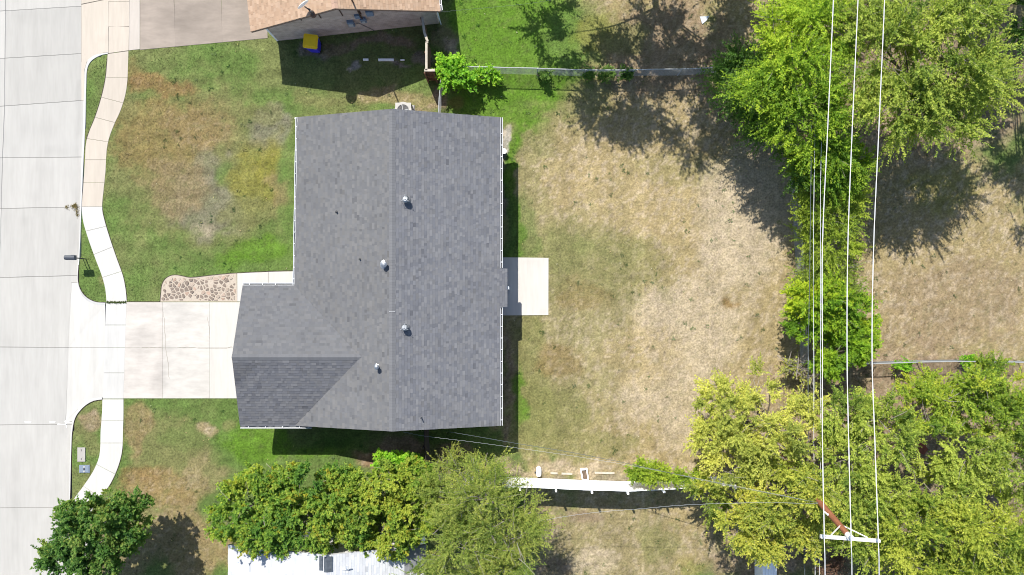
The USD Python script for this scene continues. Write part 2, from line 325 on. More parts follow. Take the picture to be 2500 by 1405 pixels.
# ------------------------------------------------------------------ ground: lawn colours from patches of the real lawn
GREEN, DEEP, BRIGHT = (0.116, 0.180, 0.046), (0.058, 0.125, 0.024), (0.105, 0.205, 0.022)
OLIVE, TAN, STRAW, PALE = (0.185, 0.185, 0.074), (0.318, 0.252, 0.128), (0.375, 0.295, 0.152), (0.44, 0.365, 0.25)
GREY, BROWN, YELLOW, DIRT = (0.205, 0.185, 0.140), (0.225, 0.150, 0.062), (0.225, 0.208, 0.042), (0.25, 0.18, 0.125)
TGREEN = (0.19, 0.19, 0.07)
PATCH = [  # centre, radii in photo pixels, colour, strength
    # back yard
    (1600, 650, 480, 900, TAN, 1.0), (1390, 620, 190, 480, (0.262, 0.238, 0.115), .75), (2000, 650, 420, 900, TAN, 1.0), (2350, 750, 330, 420, TAN, 1.0), (1560, 470, 190, 170, STRAW, .75), (1420, 400, 90, 110, STRAW, .6),
    (1800, 560, 130, 180, PALE, .85), (1700, 800, 170, 130, PALE, .75), (1880, 430, 60, 130, PALE, .6), (1640, 960, 160, 90, PALE, .6), (1700, 1060, 120, 60, PALE, .45), (1560, 860, 120, 80, STRAW, .6),
    (1340, 1010, 110, 90, TGREEN, .75), (1300, 900, 50, 200, TGREEN, .8), (1450, 640, 220, 100, TGREEN, .55), (1380, 625, 80, 60, GREEN, .15), (1490, 610, 80, 45, GREEN, .12), (1440, 1090, 140, 50, TGREEN, .6),
    (1370, 880, 60, 50, BROWN, .5), (1440, 720, 60, 40, BROWN, .4), (1660, 420, 140, 60, TGREEN, .35), (1800, 735, 22, 18, BROWN, .9),
    (1390, 240, 130, 130, TGREEN, .6), (1300, 330, 70, 60, OLIVE, .5), (2290, 470, 90, 70, (0.26, 0.235, 0.075), .8), (2330, 740, 200, 130, DIRT, .45), (2200, 900, 330, 45, DIRT, .7),
    (1525, 330, 200, 70, TAN, .7), (1250, 120, 190, 200, BRIGHT, .95), (1180, 260, 120, 60, BRIGHT, .8), (1410, 90, 130, 90, GREEN, .6), (1470, 80, 90, 60, YELLOW, .45), (1640, 130, 190, 120, DIRT, .75), (1530, 105, 60, 50, TGREEN, .7),
    (1255, 480, 22, 210, BRIGHT, .95), (1240, 520, 14, 150, DEEP, .8), (1265, 560, 55, 130, GREEN, .5), (1232, 345, 12, 42, (0.42, 0.39, 0.33), 1.), (1228, 430, 10, 90, GREY, .9), (1262, 960, 16, 90, BRIGHT, .8), (1230, 960, 12, 160, DIRT, .7),
    # front lawn
    (480, 400, 230, 240, OLIVE, .75), (480, 350, 150, 130, OLIVE, .9), (400, 330, 130, 110, (0.215, 0.165, 0.065), .85), (385, 205, 75, 32, BROWN, .85), (345, 190, 50, 40, BROWN, .5), (480, 300, 90, 60, (0.235, 0.175, 0.08), .8), (650, 305, 66, 60, GREY, .7), (620, 270, 60, 30, OLIVE, .6),
    (490, 500, 90, 90, GREY, .65), (510, 400, 50, 60, GREY, .55), (430, 450, 90, 80, (0.225, 0.175, 0.09), .8), (480, 555, 35, 22, PALE, .25), (625, 430, 75, 105, YELLOW, .62), (665, 380, 30, 70, YELLOW, .5), (600, 520, 80, 40, OLIVE, .7), (690, 470, 28, 60, (0.24, 0.175, 0.09), .6),
    (545, 420, 26, 40, GREEN, .7), (620, 610, 90, 40, BRIGHT, .75), (560, 640, 60, 30, BRIGHT, .55), (700, 560, 30, 60, GREEN, .6), (820, 250, 120, 16, OLIVE, .6), (760, 235, 50, 20, OLIVE, .5), (940, 235, 70, 22, (0.27, 0.215, 0.11), .8), (1020, 240, 50, 24, (0.26, 0.21, 0.10), .7),
    (310, 260, 30, 40, OLIVE, .5), (230, 690, 16, 12, OLIVE, .8),
    # neighbour's side yard
    (765, 118, 40, 16, (0.24, 0.20, 0.16), .9), (830, 108, 40, 12, DIRT, .7), (930, 95, 80, 16, DIRT, .85), (1015, 130, 20, 22, (0.26, 0.21, 0.17), .8), (1080, 110, 16, 34, (0.32, 0.27, 0.22), .9), (1070, 80, 26, 30, DIRT, .6), (955, 155, 40, 8, (0.32, 0.25, 0.22), .8), (850, 155, 14, 8, (0.36, 0.33, 0.30), .8),
    (1058, 230, 12, 40, DIRT, .9), (1040, 255, 18, 10, (0.30, 0.23, 0.14), .8), (1010, 268, 30, 8, (0.3, 0.23, 0.14), .7), (1100, 250, 30, 20, BROWN, .45),
    # south front lawn
    (400, 1110, 110, 110, OLIVE, .85), (330, 1060, 36, 80, (0.235, 0.18, 0.085), .8), (500, 1060, 26, 22, (0.34, 0.26, 0.15), .75), (560, 1035, 30, 16, (0.27, 0.23, 0.11), .5), (390, 1200, 140, 50, (0.26, 0.19, 0.085), .9), (330, 1165, 60, 25, BROWN, .6), (500, 1170, 60, 50, (0.24, 0.2, 0.1), .7),
    (470, 1330, 110, 110, (0.25, 0.19, 0.09), .9), (300, 1330, 120, 110, (0.25, 0.2, 0.1), .9), (620, 1080, 90, 60, BRIGHT, .95), (560, 990, 60, 40, GREEN, .6), (440, 1000, 60, 30, GREEN, .6), (760, 1105, 80, 20, BRIGHT, .7), (440, 1080, 50, 40, GREEN, .45),
    (220, 1010, 26, 22, (0.27, 0.21, 0.12), .95), (205, 1060, 26, 40, OLIVE, .7), (200, 1160, 26, 40, OLIVE, .6), (900, 1120, 60, 22, (0.30, 0.20, 0.125), .95), (960, 1085, 90, 28, DIRT, .9), (1090, 1100, 60, 35, DIRT, .8), (1180, 1085, 40, 16, GREEN, .5), (800, 1085, 60, 14, DEEP, .7),
    (1170, 1140, 130, 20, (0.36, 0.28, 0.18), .85), (1380, 1150, 150, 16, (0.36, 0.29, 0.19), .85), (1500, 1180, 260, 10, GREY, .6),
    # south yard
    (1500, 1330, 200, 110, (0.27, 0.225, 0.115), .95), (1440, 1260, 40, 18, DIRT, .6), (1450, 1370, 60, 40, PALE, .6), (1610, 1320, 60, 50, TGREEN, .6), (1700, 1380, 40, 30, YELLOW, .35), (1360, 1390, 60, 40, DIRT, .7), (1860, 1380, 160, 50, DIRT, .6), (2200, 1150, 400, 320, DIRT, .75), (2250, 150, 350, 260, DIRT, .75),
]
def lawn_colour(x, y):
    x, y = np.asarray(x, float), np.asarray(y, float)
    px, py = to_px(x, y)
    wx = px + 120 * (fbm2(x, y, 0.3, 4, 3) - .5) + 60 * (fbm2(x, y, 1.3, 3, 5) - .5)
    wy = py + 90 * (fbm2(x, y, 0.3, 4, 11) - .5) + 50 * (fbm2(x, y, 1.3, 3, 13) - .5)
    n1 = fbm2(x, y, 0.9, 5, 21)
    n2 = fbm2(x, y, 3.1, 4, 31)
    ol = sstep(.42, .68, fbm2(x, y, .45, 4, 19))[:, None] * .75
    c = (np.array(GREEN) * (1 - ol) + np.array((0.180, 0.190, 0.074)) * ol) * (0.75 + 0.5 * n1)[:, None]
    for cx, cy, rx, ry, col, s in PATCH:
        d = np.sqrt(((wx - cx) / rx) ** 2 + ((wy - cy) / ry) ** 2)
        w = 1 - sstep(0.35, 1.35, d)
        w = s * sstep(.12, .80, w + 1.15 * (n1 - .5) * (w > .02) + .5 * (n2 - .5) * (w > .02))
        w = np.clip(w * (0.6 + .8 * n2), 0, 1)
        c = c * (1 - w)[:, None] + np.array(col) * w[:, None]
    # straw and bare flecks in the dry yard, tufts of green in it
    dry = np.clip((c[:, 0] - 0.2) / 0.1, 0, 1)
    n3 = fbm2(x, y, 6.5, 3, 41)
    fl = np.maximum(sstep(0.54, 0.66, n3), sstep(.55, .66, fbm2(x * 1.6, y, 2.4, 4, 43)) * .9) * dry
    c = c * (1 - 0.6 * fl)[:, None] + np.array((0.47, 0.385, 0.28)) * (0.6 * fl)[:, None]
    gr = sstep(0.56, 0.70, fbm2(x, y, 4.3, 3, 47)) * (1 - 0.3 * dry)
    c = c * (1 - 0.34 * gr)[:, None] + np.array((0.12, 0.135, 0.05)) * (0.34 * gr)[:, None]
    # mower tracks: north-south in the back yard, east-west in front
    back = (px > 1260) & (px < 1900) & (py > 200)
    tr = 0.055 * np.sin(px / 19.0 + 2.5 * fbm2(x, y, .2, 2, 61)) + 0.12 * np.exp(-(((px - 1405) % 163) / 4.0) ** 2)
    fr = (px < 720) & (py < 680) & (px > 260)
    tf = 0.06 * np.sin((py + .08 * px) / 7.0 + 5 * fbm2(x, y, .4, 2, 63)) + 0.10 * (fbm2(x * .35, y * 4.0, 1.0, 3, 65) - .5) * 2
    c *= (1 + np.where(back, tr, 0) + np.where(fr, tf, 0))[:, None]
    c *= (0.80 + 0.40 * fbm2(x, y, 2.2, 4, 71))[:, None]
    c *= (0.68 + 0.64 * fbm2(x, y, 7.5, 3, 73))[:, None]
    hole = sstep(.60, .72, fbm2(x, y, 5.2, 3, 77))
    c *= (1 - .28 * hole)[:, None]
    return np.clip(c, 0.01, 0.7)

def axis_lines(lo, hi, step, far):
    inner = np.arange(lo, hi + 1e-6, step)
    k = np.array([2., 6, 14, 30, 70, 160, 400])
    return np.concatenate([lo - k[::-1], inner, hi + k])
gx = axis_lines(-31.5, 30.5, 0.135, 400)
gy = axis_lines(-17.5, 19.5, 0.135, 400)
X, Y = np.meshgrid(gx, gy, indexing="ij")
xs, ys = X.ravel(), Y.ravel()
zs = np.zeros_like(xs)
zs += 0.035 * (fbm2(xs, ys, 0.8, 3, 81) - .5) + 0.03 * (fbm2(xs, ys, 4.0, 3, 83) - .5)
zs *= np.where((np.abs(xs) < 31.4) & (np.abs(ys) < 19), 1, 0)
north_gap = pxpoly([(150, -900), (312, -900), (312, 126), (265, 131), (228, 143), (211, 160), (150, 170)])
drop = contains_xy(ROAD.buffer(0.10), xs, ys) | contains_xy(north_gap.buffer(-0.05), xs, ys) | contains_xy(pxpoly([(150, 690)] + [tuple(p) for p in kerb_n_out if p[1] > 688 and p[0] < 250] + [(255, 747), (255, 968)] + [tuple(p) for p in kerb_s_out if p[1] < 1040 and p[0] < 248] + [(150, 1040)]).buffer(0.06), xs, ys)
zs = np.where(drop, -0.32, zs)
nx_, ny_ = len(gx), len(gy)
i, j = np.meshgrid(np.arange(nx_ - 1), np.arange(ny_ - 1), indexing="ij")
q = np.stack([i * ny_ + j, (i + 1) * ny_ + j, (i + 1) * ny_ + j + 1, i * ny_ + j + 1], -1).reshape(-1, 4)
gcol = lawn_colour(xs, ys)
def lawn_z(x, y):
    return 0.035 * (fbm2(x, y, 0.8, 3, 81) - .5) + 0.03 * (fbm2(x, y, 4.0, 3, 83) - .5)
single("ground", (np.stack([xs, ys, zs], -1), np.vstack([q[:, [0, 1, 2]], q[:, [0, 2, 3]]])), "lawn",
       "lawns and dry yards around the houses, green near the walls and straw coloured behind", None, kind="structure", col=gcol)

# ------------------------------------------------------------------ road of concrete slabs
rng = np.random.default_rng(4)
def ring_z(m, fz):
    m.vertices[:, 2] = m.vertices[:, 2] + fz(m.vertices)
    return m
road = thing("road", "pale concrete street of large jointed slabs along the left edge", kind="structure")
RZ = -0.10
joints_l = [-700, -560, -420, -275, -125, 25, 141, 258, 385, 509, 678, 848, 1039, 1242, 1445, 1640, 1840, 2040, 2240]
joints_r = [-720, -580, -435, -290, -140, 14, 130, 245, 383, 505, 673, 849, 1037, 1240, 1443, 1638, 1838, 2038, 2238]
def jl(k, x):
    return joints_l[k] + (joints_r[k] - joints_l[k]) * x / 190.0
def seam(y):
    return np.interp(y, [-900, 0, 260, 385, 500, 700, 1405, 2300], [24, 10, 8, 3, 0, -6, -22, -40])
tones = [(0.47, 0.456, 0.425), (0.485, 0.472, 0.442), (0.455, 0.442, 0.412), (0.495, 0.48, 0.448)]
far = []
for k in range(len(joints_l) - 1):
    for side in (0, 1):
        ya = [jl(k, x) for x in (-420, 0, 230)]; yb = [jl(k + 1, x) for x in (-420, 0, 230)]
        if side == 0:
            pp = [(-420, ya[0]), (seam(ya[1]), ya[1]), (seam(yb[1]), yb[1]), (-420, yb[0])]
        else:
            pp = [(seam(ya[1]), ya[1]), (230, ya[2]), (230, yb[2]), (seam(yb[1]), yb[1])]
        for g in polys(pxpoly(pp).intersection(ROAD).buffer(-0.011)):
            m = prism(g, RZ - 0.15, RZ + rng.uniform(-.004, .004))
            t = np.array(tones[rng.integers(4)]) * rng.uniform(.96, 1.04)
            part(road, "slab", m, "concrete", col=t)
part(road, "bed", prism(ROAD.buffer(0.05), RZ - 0.26, RZ - 0.03), "joint")

def kerb_mesh(out_, in_):
    n = 160
    def res(c):
        d = np.concatenate([[0], np.cumsum(np.linalg.norm(np.diff(c, axis=0), axis=1))])
        t = np.linspace(0, d[-1], n)
        return np.stack([np.interp(t, d, c[:, 0]), np.interp(t, d, c[:, 1])], 1)
    a, b = res(out_), res(in_)
    A = np.array([P(*p)[:2] for p in a]); B = np.array([P(*p)[:2] for p in b])
    mid = A * .45 + B * .55
    ap = (a[:, 1] > 690) & (a[:, 1] < 1032) | (a[:, 1] < 150)
    za = np.where(ap, -0.10 * (1 - sstep(np.where(a[:, 1] < 150, 196, 165), np.where(a[:, 1] < 150, 240, 235), a[:, 0])) + 0.012, RZ + 0.012)
    A2 = A + (A - B) * .10
    v, prof = [], [(A2, za - .1), (A2, za), (A, za + .004), (mid, np.full(n, .026)), (B, np.full(n, .03)), (B, np.full(n, -.2))]
    for c, z in prof:
        v.append(np.column_stack([c, z]))
    f = []
    for r in range(len(prof) - 1):
        for s in range(n - 1):
            f.append([r * n + s, r * n + s + 1, (r + 1) * n + s + 1, (r + 1) * n + s])
    return np.vstack(v), np.array(f)
for o_, i_, lab in ((kerb_n_out, kerb_n_in, "white concrete kerb curving round the grass island with the mailbox"), (kerb_s_out, kerb_s_in, "white concrete kerb curving round the grass island with the meter covers")):
    single("kerb", kerb_mesh(o_, i_), "concrete", lab, kind="structure", col=(0.56, 0.555, 0.54), smooth=40)

def strip_slabs(parent, left, right, cuts, z, cols, mat="concrete", gap=0.009):
    """slabs between two edge curves; cuts: (y on the left edge, y on the right edge)"""
    for k in range(len(cuts) - 1):
        (la, ra), (lb, rb) = cuts[k], cuts[k + 1]
        L = [p for p in left if la < p[1] < lb]; R = [p for p in right if ra < p[1] < rb]
        xl = lambda y: np.interp(y, left[:, 1], left[:, 0]); xr = lambda y: np.interp(y, right[:, 1], right[:, 0])
        pts = [(xl(la), la)] + [tuple(p) for p in L] + [(xl(lb), lb), (xr(rb), rb)] + [tuple(p) for p in R[::-1]] + [(xr(ra), ra)]
        g = pxpoly(pts)
        paved.append(g)
        for q_ in polys(g.buffer(-gap)):
            part(parent, "slab", prism(q_, z - 0.1, z + rng.uniform(-.003, .003)), mat, col=np.array(cols[k % len(cols)]) * rng.uniform(.975, 1.02))
pave = thing("pavement", "winding cream and white concrete footpath between street and front lawns", kind="structure")
CREAM, WHITE = (0.545, 0.485, 0.41), (0.60, 0.585, 0.55)
strip_slabs(pave, sw_left, sw_right, [(132, 125), (189, 190), (238, 252), (287, 300), (339, 347), (391, 391), (447, 447), (505, 505)], 0.016, [CREAM])
strip_slabs(pave, sw_left, sw_right, [(505, 505), (565, 553), (622, 603), (678, 663), (737.5, 737.5)], 0.016, [WHITE])
strip_slabs(pave, sl_left, sl_right, [(975, 975), (1028, 1028), (1082, 1082), (1134, 1158), (1187, 1215), (1245, 1262), (1305, 1305), (1360, 1360), (1415, 1415), (1475, 1475), (1550, 1550)], 0.016, [WHITE])

# driveway of this house with its apron
def slab(parent, pts, z, col, mat="concrete", gap=0.009, fz=None, name="slab"):
    g = pxpoly(pts); paved.append(g)
    for q_ in polys(g.buffer(-gap)):
        m = prism(q_, z - 0.1, z)
        if fz is not None:
            m = m.subdivide() if False else m
            m.vertices[:, 2] += fz(m.vertices)
        part(parent, name, m, mat, col=col)
drive = thing("driveway", "wide white concrete driveway in front of the grey garage, cracked across", kind="structure")
def apron_z(v):
    px_, _ = to_px(v[:, 0], v[:, 1])
    return -0.10 * (1 - sstep(165, 235, px_))
ap_n = [tuple(p) for p in kerb_n_out if p[1] > 690 and p[0] < 258]
ap_s = [tuple(p) for p in kerb_s_out if p[1] < 1030][::-1]
WH = (0.57, 0.555, 0.52)
slab(drive, [(172, 690), (187.2, 690)] + ap_n + [(258, 849), (164.8, 849)], 0.014, WH, fz=apron_z)
slab(drive, [(164.8, 849), (258, 849), (252, 971)] + ap_s[::-1][:0] + [tuple(p) for p in kerb_s_out if p[1] < 1030] + [(175.2, 1030), (158, 1030)], 0.014, WH, fz=apron_z)
CW = (0.575, 0.565, 0.54)
for a, b in ((739, 794), (794, 849), (849, 911), (911, 974)):
    xl = lambda y: 259 - (y - 739) * 8.5 / 235; xr = lambda y: 309.5 - (y - 739) * 7.5 / 235
    slab(drive, [(xl(a), a), (xr(a), a), (xr(b), b), (xl(b), b)], 0.017, CW)
for (a, b) in ((738, 850), (850, 973)):
    for (c, d, tone) in ((309, 398, (0.56, 0.52, 0.475)), (398, 512, (0.58, 0.55, 0.505)), (512, 625, (0.59, 0.565, 0.52))):
        sh = lambda x, y: (x - (y - 738) * (7.5 / 235) * (1 if x < 330 else 0), y)
        slab(drive, [sh(c, a), sh(d, a), sh(d, b), sh(c, b)], 0.015, np.array(tone) * rng.uniform(.985, 1.015), "stained_concrete" if c < 400 else "concrete", gap=0.006)
part(drive, "bed", prism(pxpoly([(259, 739), (625, 739), (625, 972), (252, 972)]).buffer(-.02), -0.2, -0.012), "joint")
for crack in ([(398, 762), (401, 780), (402, 800), (404, 825), (405, 850), (408, 872), (411, 890), (411, 912), (414, 925)], [(506, 775), (510, 790), (511, 808), (512, 830)], [(430, 850), (455, 848), (478, 850), (510, 852), (545, 852), (566, 847)], [(347, 849), (372, 849.5), (398, 850)]):
    c = np.array([P(*p, 0.0)[:2] for p in smooth(crack, 4)]); c += rng.normal(0, .008, c.shape)
    part(drive, "crack", prism(LineString(c).buffer(0.007, cap_style=2), 0.008, 0.0205), "crack_fill")

# neighbour's driveway: brown stained, with apron and footpath crossing
nd = thing("driveway", "brownish stained concrete driveway beside the tan roofed house", kind="structure")
slab(nd, [(196, -130), (267, -140), (267, -3), (196, 9)], 0.014, np.array(CREAM) * .97, fz=lambda v: -0.1 * (1 - sstep(190, 240, to_px(v[:, 0], v[:, 1])[0])))
slab(nd, [(196, 10), (266, -2), (265, 128), (247, 131), (226, 138), (211, 150), (204, 170), (203, 245), (196, 245)], 0.014, np.array(CREAM) * 1.0, fz=lambda v: -0.1 * (1 - sstep(196, 240, to_px(v[:, 0], v[:, 1])[0])))
for a, b in ((-140, -70), (-70, 4), (4, 66), (66, 128)):
    slab(nd, [(266, a), (316, a - (2 if b > 100 else 0)), (315 if b > 100 else 316, b - (4 if b > 100 else 0)), (265, b + (3 if b > 100 else 0))], 0.017, np.array(CREAM) * rng.uniform(.97, 1.02))
slab(nd, [(317, -140), (342, -140), (342, 121), (315, 124)], 0.015, (0.53, 0.48, 0.425))
DB = (0.335, 0.285, 0.24)
for c, d in ((342, 425), (425, 540), (540, 650)):
    for a, b in ((-160, 0), (0, 200)):
        bot = lambda x: 122.5 - (x - 342) * 28.5 / 308
        y1 = lambda x: min(b, bot(x)) if b > 100 else b - 0.0
        slab(nd, [(c, a), (d, a), (d + (4 if b > 100 else 0), y1(d)), (c + (3 if b > 100 and c > 350 else 0), y1(c))], 0.015, np.array(DB) * rng.uniform(.95, 1.05), "stained_concrete")
part(nd, "bed", prism(pxpoly([(200, -160), (650, -160), (650, 92), (317, 121), (268, 125), (232, 134)]).buffer(-.05), -0.3, -0.14), "joint")

# porch walk, flagstone path, patio
porch = thing("porch_walk", "white concrete walk at the front porch beside the flagstones", kind="structure")
slab(porch, [(579, 667.5), (655, 664), (655, 737), (579, 737)], 0.018, (0.60, 0.57, 0.53))
slab(porch, [(655, 664), (732, 662), (732, 737), (655, 737)], 0.018, (0.60, 0.575, 0.535))
patio = thing("patio", "white concrete patio slab behind the house", kind="structure")
slab(patio, [(1190, 628), (1339.5, 630), (1339, 770), (1190, 771)], 0.03, (0.63, 0.60, 0.555))

flag = thing("flagstone_path", "path of broken brown flagstones in pale mortar beside the driveway", kind="structure")
fpx = [tuple(p) for p in smooth([(391, 737), (393, 712), (396, 694), (404, 681), (416, 673.5), (430, 671.5), (445, 674), (462, 677.5), (482, 676.5), (520, 672), (555, 668.5), (578, 667)])] + [(579, 737)]
fp = pxpoly(fpx); paved.append(fp)
part(flag, "mortar_bed", prism(fp, -0.08, 0.012), "mortar")
r2 = np.random.default_rng(12)
b = fp.bounds
pts = []
while len(pts) < 150:
    p = np.array([r2.uniform(b[0], b[2]), r2.uniform(b[1], b[3])])
    lim = 0.17 + 0.25 * r2.random() ** 2
    if all(np.linalg.norm(p - q_) > lim for q_ in pts) or r2.random() < .004:
        pts.append(p)
stones_n = 0
for cell in voronoi_diagram(MultiPoint(pts), envelope=fp.buffer(1)).geoms:
    g = cell.intersection(fp.buffer(-0.05)).buffer(-0.026 - 0.020 * r2.random(), join_style=2).simplify(0.012)
    for s_ in polys(g):
        if s_.area < 0.006 or r2.random() < .13:
            continue
        cx, cy = to_px(*s_.centroid.coords[0])
        dark = r2.random() < (0.85 if 400 < cx < 500 and cy > 688 else 0.62) and cy > 682
        base = np.array((0.235, 0.185, 0.15)) if dark else np.array([(0.43, 0.35, 0.28), (0.40, 0.31, 0.245), (0.46, 0.39, 0.32), (0.42, 0.30, 0.23)][r2.integers(4)])
        part(flag, "stone", prism(s_, -0.03, 0.018 + 0.03 * r2.random()), "stone", col=base * r2.uniform(.85, 1.12))
        stones_n += 1

# thin grass seam across the foot path, oil marks etc. are left to the materials
HARD = paved[0]
for g in paved[1:]:
    HARD = HARD.union(g)
for c in (kerb_n_out, kerb_n_in, kerb_s_out, kerb_s_in):
    HARD = HARD.union(LineString([P(*p)[:2] for p in c]).buffer(0.10))
HARD = HARD.union(ROAD).union(north_gap)
houses_fp = []   # footprints, filled by the houses

# ------------------------------------------------------------------ roofs
def roof_panel(parent, O, U, V, poly, palette, r, tone=None, exposure=0.143, n_single=60, wmin=.10, wmax=.34, mat="shingle"):
    """courses of laminated shingles on the plane O + u U + v V (V up the slope); poly in (u, v). Returns nothing."""
    O, U, V = map(lambda a: np.asarray(a, float), (O, U, V))
    N = np.cross(U, V); N /= np.linalg.norm(N)
    if N[2] < 0: N = -N
    u0, v0, u1, v1 = poly.bounds
    recs = []
    nv = int(math.ceil((v1 - v0) / exposure))
    inner = poly.buffer(-0.001)
    for k in range(nv):
        va, vb = v0 + k * exposure, v0 + (k + 1) * exposure
        u = u0 - r.uniform(0, .3)
        tall = r.random() < .5
        while u < u1:
            w = r.uniform(wmin, wmax)
            ua, ub = u, u + w
            u = ub
            tall = not tall if r.random() < .8 else tall
            if ub < u0 or ua > u1:
                continue
            rect = sbox(max(ua, u0), va, min(ub, u1), min(vb, v1 + 1))
            if not inner.contains(rect):
                g = rect.intersection(poly)
                if g.area < 2e-3:
                    continue
                g = max(polys(g), key=lambda q_: q_.area) if polys(g) else None
                if g is None:
                    continue
                ring = np.array(g.convex_hull.exterior.coords)[:-1]
                if Polygon(ring).exterior.is_ccw is False:
                    ring = ring[::-1]
            else:
                ring = np.array([(rect.bounds[0], va), (rect.bounds[2], va), (rect.bounds[2], vb), (rect.bounds[0], vb)])
            t = (0.017 if tall else 0.009) + r.uniform(-.001, .002)
            hgt = 0.003 + t * (1 - (ring[:, 1] - va) / exposure * .85)
            n = len(ring)
            base = O + ring[:, :1] * U + ring[:, 1:] * V
            top = base + N * hgt[:, None]
            bot = base - N * 0.004
            v_ = np.vstack([top, bot])
            flip = np.dot(np.cross(U, V), N) < 0
            f_ = [[0, i_, i_ + 1] for i_ in range(1, n - 1)]
            for i_ in range(n):
                j_ = (i_ + 1) % n
                f_ += [[i_, n + i_, n + j_], [i_, n + j_, j_]]
            f_ = np.array(f_)
            if flip:
                f_ = f_[:, ::-1]
            cu, cv = ring.mean(0)
            c = np.array(palette[r.integers(len(palette))]) * r.uniform(.94, 1.06)
            if r.random() < .06:
                c = c * .84
            if not tall:
                c = c * .935
            if tone is not None:
                c = c * tone(O + cu * U + cv * V)
            area = abs(Polygon(ring).area)
            recs.append((area, v_, f_, c))
    recs.sort(key=lambda a: -a[0])
    for a, v_, f_, c in recs[:n_single]:
        part(parent, "shingle", (v_, f_), mat, col=c)
    rest = recs[n_single:]
    if rest:
        vs, fs, cs, n = [], [], [], 0
        for a, v_, f_, c in rest:
            vs.append(v_); fs.append(f_ + n); n += len(v_); cs.append(np.broadcast_to(c, (len(v_), 3)))
        part(parent, "shingle_courses", (np.vstack(vs), np.vstack(fs)), mat, col=np.vstack(cs), kind="stuff")

def plane_uv(O, U, V, pts):
    B = np.stack([U, V], 1)
    return Polygon([np.linalg.lstsq(B, np.asarray(p) - O, rcond=None)[0] for p in pts])

def slab_from(pts3, thick):
    """thin roof deck under the planar polygon pts3 (convex, counter-clockwise from above)"""
    p = np.asarray(pts3, float); n = len(p)
    N = np.cross(p[1] - p[0], p[2] - p[0]); N /= np.linalg.norm(N)
    if N[2] < 0: N = -N
    top, bot = p - N * .006, p - N * thick
    v = np.vstack([top, bot])
    f = [[0, i_, i_ + 1] for i_ in range(1, n - 1)] + [[n, n + i_ + 1, n + i_] for i_ in range(1, n - 1)]
    for i_ in range(n):
        j_ = (i_ + 1) % n
        f += [[i_, n + i_, n + j_], [i_, n + j_, j_]]
    return v, np.array(f)

def ridge_caps(parent, a, b, da, db, r, colour, width=.17, step=.14, name="ridge_cap", up=.02):
    """folded caps along the ridge a-b; da, db point down each slope (unit vectors)"""
    a, b = np.asarray(a, float), np.asarray(b, float)
    L = np.linalg.norm(b - a); u = (b - a) / L
    n = int(L / step)
    for k in range(n):
        p = a + u * (k * step); q_ = a + u * min(L, (k + 1) * step + .02)
        h0, h1 = up + .014, up + .004
        zz = np.array([0, 0, 1.0])
        e0, e1 = h0 - .012, h1 - .008
        v = [p + zz * e0 + da * width, p + zz * h0, p + zz * e0 + db * width, q_ + zz * e1 + da * width, q_ + zz * h1, q_ + zz * e1 + db * width]
        lo = [x - zz * .03 for x in v[:3]]
        v = np.array(v + lo)
        f = np.array([[0, 1, 4], [0, 4, 3], [1, 2, 5], [1, 5, 4], [6, 7, 1], [6, 1, 0], [7, 8, 2], [7, 2, 1]])
        part(parent, name, (v, f), "shingle", col=np.array(colour) * r.uniform(.95, 1.05))

def gutter(parent, a, b, out, name="gutter", every=0.62, w=.12):
    """open white gutter with straps from a to b; out: unit vector away from the roof"""
    a, b, o = np.asarray(a, float), np.asarray(b, float), np.asarray(out, float)
    prof = [(0.0, 0.0), (0.0, -.10), (w * .8, -.10), (w, -.045), (w, 0.0), (w - .022, 0.0), (w - .022, -.045), (w * .75, -.088), (.016, -.088), (.016, 0.0)]
    n = len(prof)
    v = np.array([e + o * x + np.array([0, 0, z]) for e in (a, b) for x, z in prof])
    f = [[i_, (i_ + 1) % n, n + (i_ + 1) % n, n + i_] for i_ in range(n)]
    g = part(parent, name, (v, np.array(f)), "white_metal")
    part(g, "sludge", cat_mesh([beam(a + o * (w * .5) - [0, 0, .07], b + o * (w * .5) - [0, 0, .07], w * .62, .012)]), "gutter_inside")  # darker strip along the bottom of the gutter
    L = np.linalg.norm(b - a); u = (b - a) / L
    for k in range(1, int(L / every) + 1):
        c = a + u * (k * every - every / 2)
        part(g, "strap", beam(c + o * .01 + [0, 0, .004], c + o * (w - .005) + [0, 0, .004], .03, .006), "white_metal")
    return g

rs = np.random.default_rng(7)
EZ = 2.60
GREYS = [(0.168, 0.173, 0.192), (0.178, 0.183, 0.200), (0.196, 0.199, 0.211), (0.152, 0.158, 0.178), (0.186, 0.188, 0.200)]
NW, NE, SE, SW = P(726, 288, EZ), P(1222, 287, EZ), P(1222, 1040, EZ), P(722, 1036, EZ)
WX = (723 - NX) * (H - EZ) / F
SLOPE = 0.298
RX = (957.5 - NX) * (H - 4.22) / F
RIDGE = 4.22
def w_z(x):   # west slope
    return RIDGE - SLOPE * (RX - x)
def e_z(x):
    return RIDGE - SLOPE * (x - RX)
EXE = (1222 - NX) * (H - EZ) / F
YN, YS = NE[1], SE[1]
WXN, WXS = (726.5 - NX) * (H - EZ) / F, (719 - NX) * (H - EZ) / F
house = thing("house", "long grey shingle roofed house with garage wing in the middle of the picture", "house", loc=(RX, (YN + YS) / 2, 0))
ez_e = e_z(EXE)
